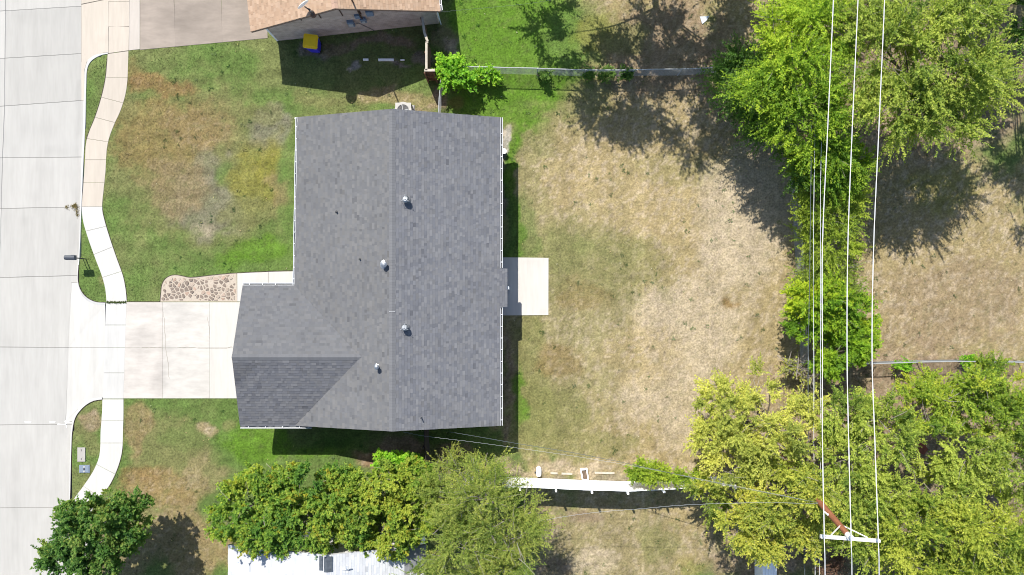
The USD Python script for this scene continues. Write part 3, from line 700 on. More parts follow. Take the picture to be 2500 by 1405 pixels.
# east slope
Vn = np.array([-1, 0, SLOPE]); Vn /= np.linalg.norm(Vn); Un = np.array([0, 1.0, 0])
lenE = (RX - EXE) / Vn[0]
cov_a, cov_b = P(0, 750, EZ)[1], P(0, 656, EZ)[1]
E0 = np.array([EXE, 0, ez_e])
pe = Polygon([(YS, 0), (cov_a, 0), (cov_a, -.37), (cov_b, -.37), (cov_b, 0), (YN, 0), (YN, lenE), (YS, lenE)])
roof = part(house, "roof", cat_mesh([slab_from([[EXE, YS, ez_e], [EXE, YN, ez_e], [RX, YN, RIDGE], [RX, YS, RIDGE]], .16)]), "shingle", col=(0.13, 0.13, 0.14))
part(house, "patio_cover", slab_from([[EXE + .355, cov_a, ez_e - .355 * SLOPE], [EXE + .355, cov_b, ez_e - .355 * SLOPE], [EXE + .002, cov_b, ez_e], [EXE + .002, cov_a, ez_e]], .14), "shingle", col=(0.14, 0.14, 0.15))
roof_panel(house, E0, Un, Vn, pe, GREYS, rs, n_single=120, tone=lambda p: .98 + .16 * (fbm2(np.array([p[0] * .35]), np.array([p[1]]), .9, 3, 15)[0] - .5))
# west slope, less the garage wing
GYN, GYS = P(0, 697, EZ)[1], P(0, 1040, EZ)[1]
GRY = (GYN + GYS) / 2
GR = EZ + SLOPE * (GYN - GYS) / 2 + 0.0
WXE = WXS
wz = w_z(WXE)
Vw = np.array([1, 0, SLOPE]); Vw /= np.linalg.norm(Vw)
lenW = (RX - WXE) / Vw[0]
W0 = np.array([WXE, 0, wz])
ga_x = RX - (RIDGE - GR) / SLOPE          # where the garage ridge runs into the west slope
ga_v = (ga_x - WXE) / Vw[0]
gz_e = EZ                                   # garage eaves
pw = Polygon([(YN, (WXN - WXE) / Vw[0]), (GYN + .05, 0), (GYN, 0.0), (GRY, ga_v), (YS + .02, 0.02), (YS, 0), (YS, lenW), (YN, lenW)]).buffer(0)
tri_pts = lambda *uv: [W0 + u * Un + v * Vw for u, v in uv]
part(roof, "west_deck" if False else "deck", cat_mesh([slab_from(tri_pts((YN, (WXN - WXE) / Vw[0]), (GYN, 0), (GYN, lenW), (YN, lenW)), .16),
    slab_from(tri_pts((GYN, 0), (GRY, ga_v), (GRY, lenW), (GYN, lenW)), .05), slab_from(tri_pts((GRY, ga_v), (YS, 0.0), (YS, lenW), (GRY, lenW)), .05)]), "shingle", col=(0.13, 0.13, 0.14))
def west_tone(p):
    return .78 + .12 * (fbm2(np.array([p[0]]), np.array([p[1]]), .35, 2, 5)[0] - .5)
roof_panel(house, W0, Un, Vw, pw, [(0.208, 0.210, 0.217), (0.22, 0.22, 0.223), (0.20, 0.203, 0.212), (0.192, 0.195, 0.205), (0.228, 0.226, 0.226)], rs, n_single=90, tone=west_tone)
# garage wing: north slope and south slope
GXN, GXS, GXR = (592.5 - NX) * (H - EZ) / F, (586 - NX) * (H - EZ) / F, (566 - NX) * (H - GR) / F
Vgn = np.array([0, -1, SLOPE]); Vgn /= np.linalg.norm(Vgn); Vgs = np.array([0, 1, SLOPE]); Vgs /= np.linalg.norm(Vgs)
Ux = np.array([1.0, 0, 0])
lenG = (GYN - GYS) / 2 / abs(Vgn[1])
Gn0, Gs0 = np.array([0, GYN, EZ]), np.array([0, GYS, EZ])
pgn = Polygon([(GXN, 0), (WXE, 0), (ga_x, lenG), (GXR, lenG)])
pgs = Polygon([(GXS, 0), (WXE + .0, 0), (ga_x, lenG), (GXR, lenG)])
part(roof, "deck", cat_mesh([slab_from([Gn0 + u * Ux + v * Vgn for u, v in ((GXN, 0), (WXE, 0), (ga_x, lenG), (GXR, lenG))], .14),
                             slab_from([Gs0 + u * Ux + v * Vgs for u, v in ((GXS, 0), (WXE + .9, 0), (ga_x, lenG), (GXR, lenG))], .14)]), "shingle", col=(0.13, 0.13, 0.14))
roof_panel(house, Gn0, Ux, Vgn, pgn, [(0.200, 0.204, 0.214), (0.212, 0.213, 0.220), (0.190, 0.194, 0.207)], rs, n_single=45, tone=lambda p: .79 + .14 * (fbm2(np.array([p[0]]), np.array([p[1] * .35]), .9, 3, 16)[0] - .5))
def gs_tone(p):   # a darker corner of the south slope
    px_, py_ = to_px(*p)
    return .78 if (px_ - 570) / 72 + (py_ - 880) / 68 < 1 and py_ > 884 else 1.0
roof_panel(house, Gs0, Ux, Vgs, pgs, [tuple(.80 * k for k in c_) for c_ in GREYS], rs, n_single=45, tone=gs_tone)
rc = (0.165, 0.168, 0.178)
dE, dW = np.array([1, 0, -SLOPE]), np.array([-1, 0, -SLOPE]); dE = dE / np.linalg.norm(dE); dW = dW / np.linalg.norm(dW)
dN, dS = np.array([0, 1, -SLOPE]), np.array([0, -1, -SLOPE]); dN = dN / np.linalg.norm(dN); dS = dS / np.linalg.norm(dS)
ridge_caps(house, [RX, YS, RIDGE], [RX, YN, RIDGE], dE, dW, rs, rc)
ridge_caps(house, [GXR, GRY, GR], [ga_x + .1, GRY, GR], dN, dS, rs, (0.150, 0.153, 0.163))
y_mark = P(0, 761, RIDGE)[1]
part(house, "ridge_flashing", cat_mesh([beam([RX, y_mark, RIDGE + .045], [RX, y_mark + .012, RIDGE + .045], .30, .004)]), "white_metal")
# rake boards, gutters, walls, doors
for y_, s_ in ((YN - .03, 1), (YS + .03, -1)):
    part(house, "rake_board", cat_mesh([beam([EXE, y_, ez_e - .12], [RX, y_, RIDGE - .12], .03, .17), beam([WXE if s_ > 0 else WXE, y_, wz - .12], [RX, y_, RIDGE - .12], .03, .17)]), "paint_white")
part(house, "rake_board", cat_mesh([beam([GXN + .03, GYN, EZ - .12], [GXR + .03, GRY, GR - .12], .03, .17), beam([GXS + .03, GYS, EZ - .12], [GXR + .03, GRY, GR - .12], .03, .17)]), "paint_white")
ox, oy = np.array([1.0, 0, 0]), np.array([0, 1.0, 0])
gutter(house, [EXE + .004, YS, ez_e + .0], [EXE + .004, cov_a - .03, ez_e + .0], ox)
gutter(house, [EXE + .004, cov_b + .03, ez_e + .0], [EXE + .004, YN, ez_e + .0], ox)
wdir = np.array([WXN - WXE, YN - GYN, w_z(WXN) - wz]); 
gutter(house, [WXE - .004, GYN + .03, wz], [WXN - .004, YN, w_z(WXN)], -ox, w=.095)
gutter(house, [GXN, GYN + .004, EZ], [WXE - .02, GYN + .004, EZ], oy, every=.7)
gutter(house, [GXS, GYS - .004, EZ], [WXE + .9, GYS - .004, EZ], -oy, every=.9, w=.13)
wall = trimesh.creation.extrude_polygon(Polygon([(WXE + .5, GYN + .0), (WXE + .5, YN - .35), (EXE - .5, YN - .35), (EXE - .5, YS + .35), (GXS + .9, YS + .45), (GXS + .9, GYN - .45), (WXE + .5, GYN - .45)]).buffer(0), 2.38, engine="earcut")
part(house, "wall", wall, "brick_red")
for y_ in (YN - .40, YS + .40):
    part(house, "gable", slab_from([[EXE - .5, y_, 2.39], [RX, y_, RIDGE - .2], [WXE + .5, y_, 2.39]], .1) if False else cat_mesh([(np.array([[EXE - .55, y_, 2.385], [WXE + .55, y_, 2.385], [RX, y_, RIDGE - .18], [EXE - .55, y_ + .04, 2.385], [WXE + .55, y_ + .04, 2.385], [RX, y_ + .04, RIDGE - .18]]), np.array([[0, 1, 2], [3, 5, 4], [0, 3, 4], [0, 4, 1], [1, 4, 5], [1, 5, 2], [2, 5, 3], [2, 3, 0]]))]), "siding")
gd = part(house, "garage_door", bx(GXS + .82, GXS + .90, GRY - 2.4, GRY + 2.4, 0.03, 2.2), "paint_white")
for k in range(4):
    part(gd, "panel", bx(GXS + .80, GXS + .822, GRY - 2.35, GRY + 2.35, .06 + k * .535, .06 + k * .535 + .5), "paint_white")
fd = part(house, "front_door", bx(WXE + .43, WXE + .50, GYN + .25, GYN + 1.2, .05, 2.1), "trim_brown")
part(fd, "handle", bx(WXE + .39, WXE + .43, GYN + .35, GYN + .40, 1.0, 1.12), "galvanized")
for yy in (YN - 2.5, YN - 6.0):
    w_ = part(house, "window", bx(WXE + .44, WXE + .50, yy - .9, yy + .9, .9, 2.1), "paint_white")
    part(w_, "pane", bx(WXE + .43, WXE + .442, yy - .83, yy + .83, .97, 2.03), "window_dark")
for yy in (YN - 2.2, YN - 5.5, YS + 3.0):
    w_ = part(house, "window", bx(EXE - .50, EXE - .44, yy - .8, yy + .8, .9, 2.1), "paint_white")
    part(w_, "pane", bx(EXE - .442, EXE - .43, yy - .73, yy + .73, .97, 2.03), "window_dark")
bd = part(house, "back_door", bx(EXE - .5, EXE - .44, cov_a + .3, cov_b - .3, .04, 2.1), "paint_white")
part(bd, "pane", bx(EXE - .442, EXE - .43, cov_a + .4, cov_b - .4, .2, 2.0), "window_dark")
houses_fp.append(sbox(GXS + .9, YS + .4, EXE - .5, YN - .4))
# roof vents
def on_roof(px, py, fz, lift=0.0):
    z = 3.2
    for _ in range(12):
        p = P(px, py, z + lift); z = fz(p[0])
    return np.array([p[0], p[1], z])
def turbine(parent, c):
    z0 = c[2]
    t = part(parent, "turbine_vent", cat_mesh([cyl(c, .13, z0 - .1, z0 + .16, 20)]), "galvanized")
    part(t, "flashing", cyl(c, .24, z0 - .06, z0 + .03, 20, .16), "lead")
    fins = []
    for k in range(20):
        a = k * 2 * np.pi / 20
        pts_ = []
        for th in np.linspace(-1.25, 1.25, 7):
            rr = .05 + .135 * math.cos(th)
            aa = a + .35 * math.sin(th)
            pts_.append((rr * math.cos(aa), rr * math.sin(aa), z0 + .30 + .15 * math.sin(th), rr * .86 * math.cos(aa + .30), rr * .86 * math.sin(aa + .30)))
        v = np.array([[c[0] + p[0], c[1] + p[1], p[2]] for p in pts_] + [[c[0] + p[3], c[1] + p[4], p[2]] for p in pts_])
        f = [[i_, i_ + 1, 7 + i_ + 1, 7 + i_] for i_ in range(6)]
        fins.append((v, np.array(f)))
    part(t, "fins", cat_mesh(fins), "galvanized")
    part(t, "cap", cat_mesh([cyl(c, .115, z0 + .44, z0 + .455, 20, .10), cyl(c, .03, z0 + .455, z0 + .50, 10)]), "galvanized")
    part(t, "brace", cat_mesh([beam([c[0] - .24 * math.cos(a), c[1] - .24 * math.sin(a), z0 + .12], [c[0] - .23 * math.cos(a), c[1] - .23 * math.sin(a), z0 + .47], .012, .012, (1, 0.3, 0)) for a in (0.5, 2.6, 4.7)] + [beam([c[0], c[1], z0 + .47], [c[0] - .235 * math.cos(a), c[1] - .235 * math.sin(a), z0 + .47], .012, .012) for a in (.5, 2.6, 4.7)]), "galvanized")
turbine(house, on_roof(990, 487, e_z, .3))
turbine(house, on_roof(988, 800, e_z, .3))
def pipe(parent, px, py, fz, r, h, mat="lead", cap=False):
    c = on_roof(px, py, fz, h * .8)
    ms = [tube([[c[0], c[1], c[2] - .1], [c[0], c[1], c[2] + h]], r, 14), cyl(c, r * 2.4, c[2] - .02, c[2] + .025, 16, r * 1.2)]
    p = part(parent, "vent_pipe", cat_mesh(ms), mat)
    if cap:
        part(p, "cap", cat_mesh([cyl(c, r * 1.5, c[2] + h, c[2] + h + .05, 18, r * 1.35), cyl(c, r * 1.35, c[2] + h + .05, c[2] + h + .09, 18, r * .5)]), "grey_metal")
    else:
        part(p, "opening", cyl(c, r * .8, c[2] + h - .01, c[2] + h + .006, 12), "dark_metal")
pipe(house, 938, 646, w_z, .11, .28, "grey_metal", True)
pipe(house, 920, 897, w_z, .08, .34, "grey_metal", True)
pipe(house, 821, 517, w_z, .045, .16, "dark_metal")
pipe(house, 878, 633, w_z, .035, .13, "dark_metal")
pipe(house, 1027, 1021, e_z, .03, .34, "lead")
ds = P(1240, 703, 2.2)
part(house, "downspout", cat_mesh([bx(ds[0] - .05, ds[0] + .05, ds[1] - .08, ds[1] + .08, .1, 2.35)]), "white_metal")
part(house, "hose_bib", cat_mesh([bx(ds[0] + .02, ds[0] + .055, ds[1] - .05, ds[1] + .05, 2.352, 2.36)]), "dark_metal") if False else None

# ------------------------------------------------------------------ neighbour to the north: tan roof, brick gable
nA, nB = P(612, 78, EZ), P(1075, 28, EZ)          # the two lower roof corners of the south gable
g_u = (nB - nA)[:2]; g_w = np.linalg.norm(g_u); g_u = np.append(g_u / g_w, 0)
g_n = np.array([-g_u[1], g_u[0], 0])                # into the house, northwards
nridge = 4.25
mid = (nA + nB) / 2; nR = np.array([mid[0], mid[1], nridge]) - g_u * .12
LEN = 15.0
nh = thing("house", "tan shingle roofed brick house at the top edge with dish and meters", "house", loc=(mid[0], mid[1], 0))
rn = np.random.default_rng(17)
TANS = [(0.46, 0.322, 0.222), (0.44, 0.302, 0.205), (0.48, 0.34, 0.24), (0.42, 0.285, 0.192)]
deck = part(nh, "roof", cat_mesh([slab_from([nA, nR, nR + g_n * LEN, nA + g_n * LEN], .13), slab_from([nB, nB + g_n * LEN, nR + g_n * LEN, nR], .13)]), "shingle", col=(0.33, 0.22, 0.16))
for e in (nA, nB):
    V = nR - e; V = V - g_n * np.dot(V, g_n); lv = np.linalg.norm(V); V = V / lv
    roof_panel(nh, e, g_n, V, sbox(0, 0, LEN, lv), TANS, rn, n_single=100, wmin=.14, wmax=.30)
d1 = nA - nR; d1 = d1 / np.linalg.norm(d1); d2 = nB - nR; d2 = d2 / np.linalg.norm(d2)
ridge_caps(nh, nR, nR + g_n * LEN, d1, d2, rn, (0.46, 0.31, 0.23), step=.28)
part(nh, "rake_board", cat_mesh([beam(nA + g_n * .02 - [0, 0, .1], nR + g_n * .02 - [0, 0, .1], .03, .15), beam(nB + g_n * .02 - [0, 0, .1], nR + g_n * .02 - [0, 0, .1], .03, .15)]), "trim_brown")
wA = nA + g_u * .55 + g_n * .43; wB = nB - g_u * .32 + g_n * .43
def wallbox(a, b, z0, z1, depth):
    a, b = np.array(a[:2]), np.array(b[:2]); n2 = g_n[:2]
    return trimesh.creation.extrude_polygon(Polygon([a, b, b + n2 * depth, a + n2 * depth]), z1 - z0, engine="earcut").apply_translation([0, 0, z0])
part(nh, "wall", wallbox(wA, wB, -.1, 2.42, 13.5), "brick_tan")
# gable triangle of plywood sheets with brown battens
def roof_under(s):   # height of the roof's underside along the gable, s from nA
    sr = np.dot(nR - nA, g_u)
    return EZ + (nridge - EZ) * (s / sr if s < sr else (g_w - s) / (g_w - sr)) - .15
gv = [0.55, np.dot(nR - nA, g_u), g_w - .32]
tri = []
for s, z in ((gv[0], 2.42), (gv[2], 2.42), (gv[2], roof_under(gv[2])), (gv[1], roof_under(gv[1])), (gv[0], roof_under(gv[0]))):
    tri.append(np.append((nA + g_u * s + g_n * .40)[:2], max(z, 2.42)))
tri = np.array(tri); back = tri + g_n * .05
fg = [[0, 1, 2], [0, 2, 3], [0, 3, 4]] + [[5 + a, 5 + c, 5 + b_] for a, b_, c in ([0, 1, 2], [0, 2, 3], [0, 3, 4])] + [x for i_ in range(5) for x in ([i_, 5 + i_, 5 + (i_ + 1) % 5], [i_, 5 + (i_ + 1) % 5, (i_ + 1) % 5])]
part(nh, "gable", (np.vstack([tri, back]), np.array(fg)), "siding")
for pxb in (729, 778, 832, 877, 893, 953):
    s = np.dot((P(pxb, 60, 2.7) - nA), g_u) + .10
    zt = roof_under(s)
    if zt > 2.5:
        c = nA + g_u * s + g_n * .385
        part(nh, "batten", beam([c[0], c[1], 2.43], [c[0], c[1], zt], .05, .03, g_n), "trim_brown")
def on_wall(px, py):
    """point of the south wall that the photograph shows at (px, py)"""
    lo, hi = -.1, 4.3
    for _ in range(40):
        z = (lo + hi) / 2
        p = P(px, py, z)
        d = np.dot((p - wA)[:2], g_n[:2])
        if d > 0: hi, lo = (hi, z) if py > 0 else (hi, z)
        else: hi = z
    return p
def wall_pt(s, z, off=0.0):
    c = nA + g_u * s + g_n * (.43 - off)
    return np.array([c[0], c[1], z])
def s_of(px, z, py=50):
    return np.dot((P(px, py, z) - nA), g_u)
def wbox(name, px, z0, z1, w, dep, mat, parent=nh):
    s = s_of(px, (z0 + z1) / 2)
    a, b_ = wall_pt(s - w / 2, 0, 0), wall_pt(s + w / 2, 0, 0)
    m = trimesh.creation.extrude_polygon(Polygon([a[:2], b_[:2], (b_ - g_n * dep)[:2], (a - g_n * dep)[:2]]), z1 - z0, engine="earcut")
    m.apply_translation([0, 0, z0])
    return part(parent, name, m, mat)
mb = wbox("meter_box", 856, 1.15, 1.75, .34, .16, "blue_grey"); wbox("cover", 856, 1.25, 1.6, .26, .19, "pale_grey", mb)
mb2 = wbox("meter_box", 887, 1.5, 1.95, .30, .16, "blue_grey"); wbox("cover", 887, 1.62, 1.85, .16, .22, "pale_grey", mb2)
wbox("junction_box", 873, 2.1, 2.45, .26, .15, "blue_grey"); wbox("junction_box", 904, 2.35, 2.85, .36, .2, "blue_grey")
sm = s_of(884, 2.0)
part(nh, "service_mast", tube([wall_pt(sm, 1.95, .09), wall_pt(sm, 3.2, .09), wall_pt(sm, 5.6, .09)], .04, 10), "trim_brown")
part(nh, "mast_head", cat_mesh([tube([wall_pt(sm, 5.58, .09), wall_pt(sm - .1, 5.72, .14), wall_pt(sm - .16, 5.62, .22)], .055, 8)]), "dark_metal")
cpts = [wall_pt(s_of(870, 1.2), 1.25, .02), wall_pt(s_of(876, 1.1), 1.25, .02), wall_pt(s_of(886, .8), .9, .02), wall_pt(s_of(911, 0.1), .02, .02)]
part(nh, "cable", tube(cpts, .014, 5), "cable")
part(nh, "corner_trim", cat_mesh([wallbox(wA - g_u * .03 - g_n * .012, wA + g_u * .07 - g_n * .012, -.05, 2.40, .05)]), "paint_white")
gs_ = nB - g_u * .02 + g_n * .5
part(nh, "downspout", cat_mesh([tube([[*(nB - g_u * .22 + g_n * .33)[:2], 2.35], [*(nB - g_u * .22 + g_n * .33)[:2], .1]], .035, 8)]), "white_metal")
pa = nB + g_n * .1
gutter(nh, nB + g_n * .05 + g_u * .004, nB + g_n * LEN + g_u * .004, g_u)
houses_fp.append(Polygon([wA[:2], wB[:2], (wB + g_n * 14)[:2], (wA + g_n * 14)[:2]]))

# satellite dish on that roof
def n_roof_z(x, y):
    s = np.dot(np.array([x, y]) - nA[:2], g_u[:2]); sr = np.dot(nR - nA, g_u)
    return EZ + (nridge - EZ) * (s / sr if s < sr else (g_w - s) / (g_w - sr))
z = 3.6
for _ in range(8):
    p = P(765, 37, z); z = n_roof_z(p[0], p[1])
foot = np.array([p[0], p[1], z])
dc = P(738, 9, 4.42)
dish = thing("satellite_dish", "small white satellite dish on an arm over the tan roof", "dish", loc=foot)
part(dish, "foot", cat_mesh([cyl(foot, .16, foot[2] - .02, foot[2] + .04, 16, .13)]), "wood_brown")
part(dish, "mast", tube([foot, foot + [-.12, .1, .45], dc + [.08, -.10, -.12]], .03, 8), "dark_metal")
nrm = np.array([.60, -.75, -.30]); nrm /= np.linalg.norm(nrm)
a1 = np.cross(nrm, [0, 0, 1]); a1 /= np.linalg.norm(a1); a2 = np.cross(nrm, a1)
vv, ff = [], []
for sgn, off in ((0, 0.0), (1, -.015)):
    for k in range(6):
        rr = .34 * k / 5
        for m_ in range(24):
            t = m_ * 2 * np.pi / 24
            vv.append(dc + a1 * rr * math.cos(t) + a2 * rr * 1.05 * math.sin(t) + nrm * (rr * rr * .55 + off))
for sgn in (0, 1):
    for k in range(5):
        for m_ in range(24):
            b0 = sgn * 144
            qd = [b0 + k * 24 + m_, b0 + (k + 1) * 24 + m_, b0 + (k + 1) * 24 + (m_ + 1) % 24, b0 + k * 24 + (m_ + 1) % 24]
            ff.append(qd if sgn == 0 else qd[::-1])
for m_ in range(24):
    ff.append([120 + m_, 264 + m_, 264 + (m_ + 1) % 24, 120 + (m_ + 1) % 24])
part(dish, "reflector", (np.array(vv), np.array(ff)), "plastic_white", smooth=30)
lnb = dc + nrm * .42 + np.array([.1, .05, -.05])
part(dish, "feed_arm", cat_mesh([tube([dc - np.array([0, 0, .30]) + nrm * .05, lnb], .018, 6), tube([foot + [-.05, .05, .3], lnb], .012, 6)]), "galvanized")
part(dish, "feed_horn", cat_mesh([tube([lnb, lnb + (dc - lnb) * .25], [.05, .035], 10)]), "dark_metal")

# ------------------------------------------------------------------ neighbour to the south: white roof
sz, sridge = 2.6, 4.15
sA, sB = P(557, 1329, sz), P(1040, 1332, sz)
sR = P(797, 1353.5, sridge)
sh_ = thing("house", "white shingle roofed house at the bottom edge under the hedges", "house", loc=((sA[0] + sB[0]) / 2, sA[1], 0))
LS = 12.0
sA2, sB2, sR2 = sA - [0, LS, 0], sB - [0, LS, 0], sR - [0, LS, 0]
sy = (sA[1] + sB[1]) / 2
sA[1] = sB[1] = sy; sR[1] = sy
sA2[1] = sB2[1] = sR2[1] = sy - LS
sroof = part(sh_, "roof", cat_mesh([slab_from([sA, sA2, sR2, sR], .12), slab_from([sB, sR, sR2, sB2], .12)]), "shingle", col=(0.5, 0.51, 0.53))
WHT = [(0.60, 0.615, 0.64), (0.62, 0.635, 0.66), (0.58, 0.60, 0.63), (0.63, 0.64, 0.66)]
for e, far_ in ((sA, 1), (sB, -1)):
    V = sR - e; V[1] = 0; lv = np.linalg.norm(V); V = V / lv
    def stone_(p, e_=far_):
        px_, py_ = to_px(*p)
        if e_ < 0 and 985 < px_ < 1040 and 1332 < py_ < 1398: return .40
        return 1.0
    roof_panel(sh_, e, np.array([0, -1.0, 0]), V, sbox(0, 0, LS, lv), WHT, rn, n_single=110, tone=stone_, wmin=.2, wmax=.5)
d1 = (sA - sR); d1[1] = 0; d1 /= np.linalg.norm(d1); d2 = (sB - sR); d2[1] = 0; d2 /= np.linalg.norm(d2)
ridge_caps(sh_, sR, sR2, d1, d2, rn, (0.60, 0.615, 0.64), step=.28)
part(sh_, "rake_board", cat_mesh([beam(sA - [0, .02, .1], sR - [0, .02, .1], .03, .15), beam(sB - [0, .02, .1], sR - [0, .02, .1], .03, .15)]), "paint_white")
part(sh_, "wall", cat_mesh([bx(sA[0] + .4, sB[0] - .4, sy - LS + .3, sy - .18, -.1, 2.45)]), "paint_white")
gv_ = np.array([[sA[0] + .4, sy - .2, 2.452], [sB[0] - .4, sy - .2, 2.452], [sR[0], sy - .2, sridge - .16], [sA[0] + .4, sy - .26, 2.452], [sB[0] - .4, sy - .26, 2.452], [sR[0], sy - .26, sridge - .16]])
part(sh_, "gable", (gv_, np.array([[0, 2, 1], [3, 4, 5], [0, 1, 4], [0, 4, 3], [1, 2, 5], [1, 5, 4], [2, 0, 3], [2, 3, 5]])), "paint_white")
# dark tarpaulin over the ridge, flashing and a vent
tp = [P(x, y, 4.22) for x, y in ((779, 1357), (790, 1357), (812, 1357), (812, 1396), (790, 1396), (779, 1393))]
def rz(x):
    return sridge - abs(x - sR[0]) * (sridge - sz) / (sB[0] - sR[0]) + .05
for a_, b_ in (((779, 1357), (788.5, 1393)), ((792, 1358), (812, 1396))):
    p0, p1 = P(*a_, 4.1), P(*b_, 4.1)
    v = []
    for y_ in np.linspace(p0[1], p1[1], 6):
        for x_ in np.linspace(p0[0], p1[0], 4):
            v.append([x_, y_, rz(x_) + .03 * rn.random()])
    f = [[r_ * 4 + c_, r_ * 4 + c_ + 1, (r_ + 1) * 4 + c_ + 1, (r_ + 1) * 4 + c_] for r_ in range(5) for c_ in range(3)]
    part(sh_, "tarpaulin", (np.array(v), np.array(f)), "tarp_dark")
vp = P(585, 1367, 2.9); part(sh_, "vent_pipe", cat_mesh([tube([[vp[0], vp[1], 2.6], [vp[0], vp[1], 3.1]], .05, 10), tube([[vp[0], vp[1], 3.1], [vp[0], vp[1], 3.16]], [.08, .03], 10)]), "plastic_white")
vp = P(842, 1384, 3.9); z_ = rz(vp[0])
part(sh_, "antenna_bracket", cat_mesh([beam([vp[0] - .2, vp[1] - .12, z_ + .03], [vp[0] + .2, vp[1] - .12, z_ + .03], .03, .03), beam([vp[0] + .1, vp[1] - .1, z_ + .05], [vp[0] + .2, vp[1] + .2, z_ + .35], .05, .05, (1, 0, 0))]), "plastic_white")
houses_fp.append(sbox(sA[0] + .4, sy - LS, sB[0] - .4, sy - .2))

# ------------------------------------------------------------------ air conditioner, bins, boxes
ac = P(984, 270, .8)
acx = thing("air_conditioner", "grey outdoor air conditioner with round fan under the north gable", "air conditioner", loc=(ac[0], ac[1], 0))
part(acx, "housing", bx(ac[0] - .43, ac[0] + .43, ac[1] - .42, ac[1] + .42, .08, .76), "pale_grey")
part(acx, "pad", bx(ac[0] - .52, ac[0] + .52, ac[1] - .5, ac[1] + .5, -.05, .078), "concrete", col=(.4, .39, .37))
part(acx, "top_plate", cat_mesh([trimesh.creation.annulus(.33, .47, .03, sections=40).apply_translation([ac[0], ac[1], .80]), bx(ac[0] - .44, ac[0] + .44, ac[1] - .43, ac[1] + .43, .762, .782)]), "pale_grey")
part(acx, "fan_well", cyl(ac, .325, .783, .79, 32), "dark_metal")
part(acx, "fan_guard", cat_mesh([tube([[ac[0] + r_ * math.cos(t), ac[1] + r_ * math.sin(t), .815] for t in np.linspace(0, 2 * np.pi, 33)], .006, 4, False) for r_ in (.08, .14, .2, .26, .32)] + [beam([ac[0], ac[1], .82], [ac[0] + .33 * math.cos(t), ac[1] + .33 * math.sin(t), .82], .02, .01) for t in np.arange(4) * np.pi / 2 + .2]), "grey_metal")

bc = P(773, 119, 0)
ang = math.radians(-5)
def loc_to(c, a, pts_):
    ca, sa = math.cos(a), math.sin(a)
    p = np.asarray(pts_, float)
    return np.column_stack([c[0] + p[:, 0] * ca - p[:, 1] * sa, c[1] + p[:, 0] * sa + p[:, 1] * ca, p[:, 2]])
def frustum(c, a, lo, hi, z0, z1, off=(0, 0)):
    b_ = [(-lo[0], -lo[1], z0), (lo[0], -lo[1], z0), (lo[0], lo[1], z0), (-lo[0], lo[1], z0)]
    t = [(-hi[0] + off[0], -hi[1] + off[1], z1), (hi[0] + off[0], -hi[1] + off[1], z1), (hi[0] + off[0], hi[1] + off[1], z1), (-hi[0] + off[0], hi[1] + off[1], z1)]
    v = loc_to(c, a, b_ + t)
    return v, np.array([[0, 3, 2], [0, 2, 1], [4, 5, 6], [4, 6, 7], [0, 1, 5], [0, 5, 4], [1, 2, 6], [1, 6, 5], [2, 3, 7], [2, 7, 6], [3, 0, 4], [3, 4, 7]])
bn = thing("wheeled_bin", "blue wheeled bin with yellow lid against the brick gable wall", "bin", loc=bc)
part(bn, "body", cat_mesh([frustum(bc, ang, (.26, .26), (.34, .36), .06, 1.0), frustum(bc, ang, (.36, .375), (.36, .375), .96, 1.0)]), "bin_blue")
lid = trimesh.creation.extrude_polygon(sbox(-.32, -.30, .27, .30).buffer(.09), .05, engine="earcut")
dome = trimesh.creation.extrude_polygon(sbox(-.24, -.20, .20, .20).buffer(.08), .03, engine="earcut").apply_translation([0, 0, .05])
lv_, lf_ = cat_mesh([lid, dome]); lv_ = loc_to(bc, ang, lv_ + [0, 0, 1.04] + np.outer(lv_[:, 0], [0, 0, -.12]))
ld = part(bn, "lid", (lv_, lf_), "bin_yellow")
part(ld, "grip", (loc_to(bc, ang, np.asarray(bx(-.26, -.235, -.17, .17, 1.105, 1.115).vertices)), bx(0, 1, 0, 1, 0, 1).faces), "plastic_white") if False else None
part(bn, "handle", (loc_to(bc, ang, np.asarray(cat_mesh([bx(.33, .37, -.3, -.25, .96, 1.0), bx(.33, .37, .25, .3, .96, 1.0)])[0])), cat_mesh([bx(.33, .37, -.3, -.25, .96, 1.0), bx(.33, .37, .25, .3, .96, 1.0)])[1]), "bin_yellow")
for s_ in (-1, 1):
    wv, wf = tube([[.22, s_ * .20, .1], [.22, s_ * .27, .1]], .10, 16)
    part(bn, "wheel", (loc_to(bc, ang, wv), wf), "rubber")

# mailbox on its post at the kerb
mp = P(209.5, 632.5, 0)
mbx = thing("mailbox", "dark grey mailbox on a thin post in the grass island by the kerb", "mailbox", loc=mp)
part(mbx, "post", bx(mp[0] - .02, mp[0] + .025, mp[1] - .025, mp[1] + .02, -.1, .98), "dark_metal")
part(mbx, "post", bx(mp[0] - .175, mp[0] - .145, mp[1] - .025, mp[1] + .02, -.1, .98), "dark_metal")
part(mbx, "bracket", bx(mp[0] - .34, mp[0] + .10, mp[1] - .05, mp[1] + .05, .98, 1.0), "dark_metal")
xc0, xc1 = mp[0] - .42, mp[0] + .12
prof = [(-.13, 0), (.13, 0), (.13, .15)] + [(.13 * math.cos(t), .15 + .10 * math.sin(t)) for t in np.linspace(.25, np.pi - .25, 9)] + [(-.13, .15)]
v = np.array([[x_, mp[1] + a_, 1.0 + b_] for x_ in (xc0, xc1) for a_, b_ in prof]); n = len(prof)
f = [[0, i_ + 1, i_] for i_ in range(1, n - 1)] + [[n, n + i_, n + i_ + 1] for i_ in range(1, n - 1)] + [x for i_ in range(n) for x in ([i_, (i_ + 1) % n, n + (i_ + 1) % n], [i_, n + (i_ + 1) % n, n + i_])]
part(mbx, "box", (v, np.array(f)), "slate")
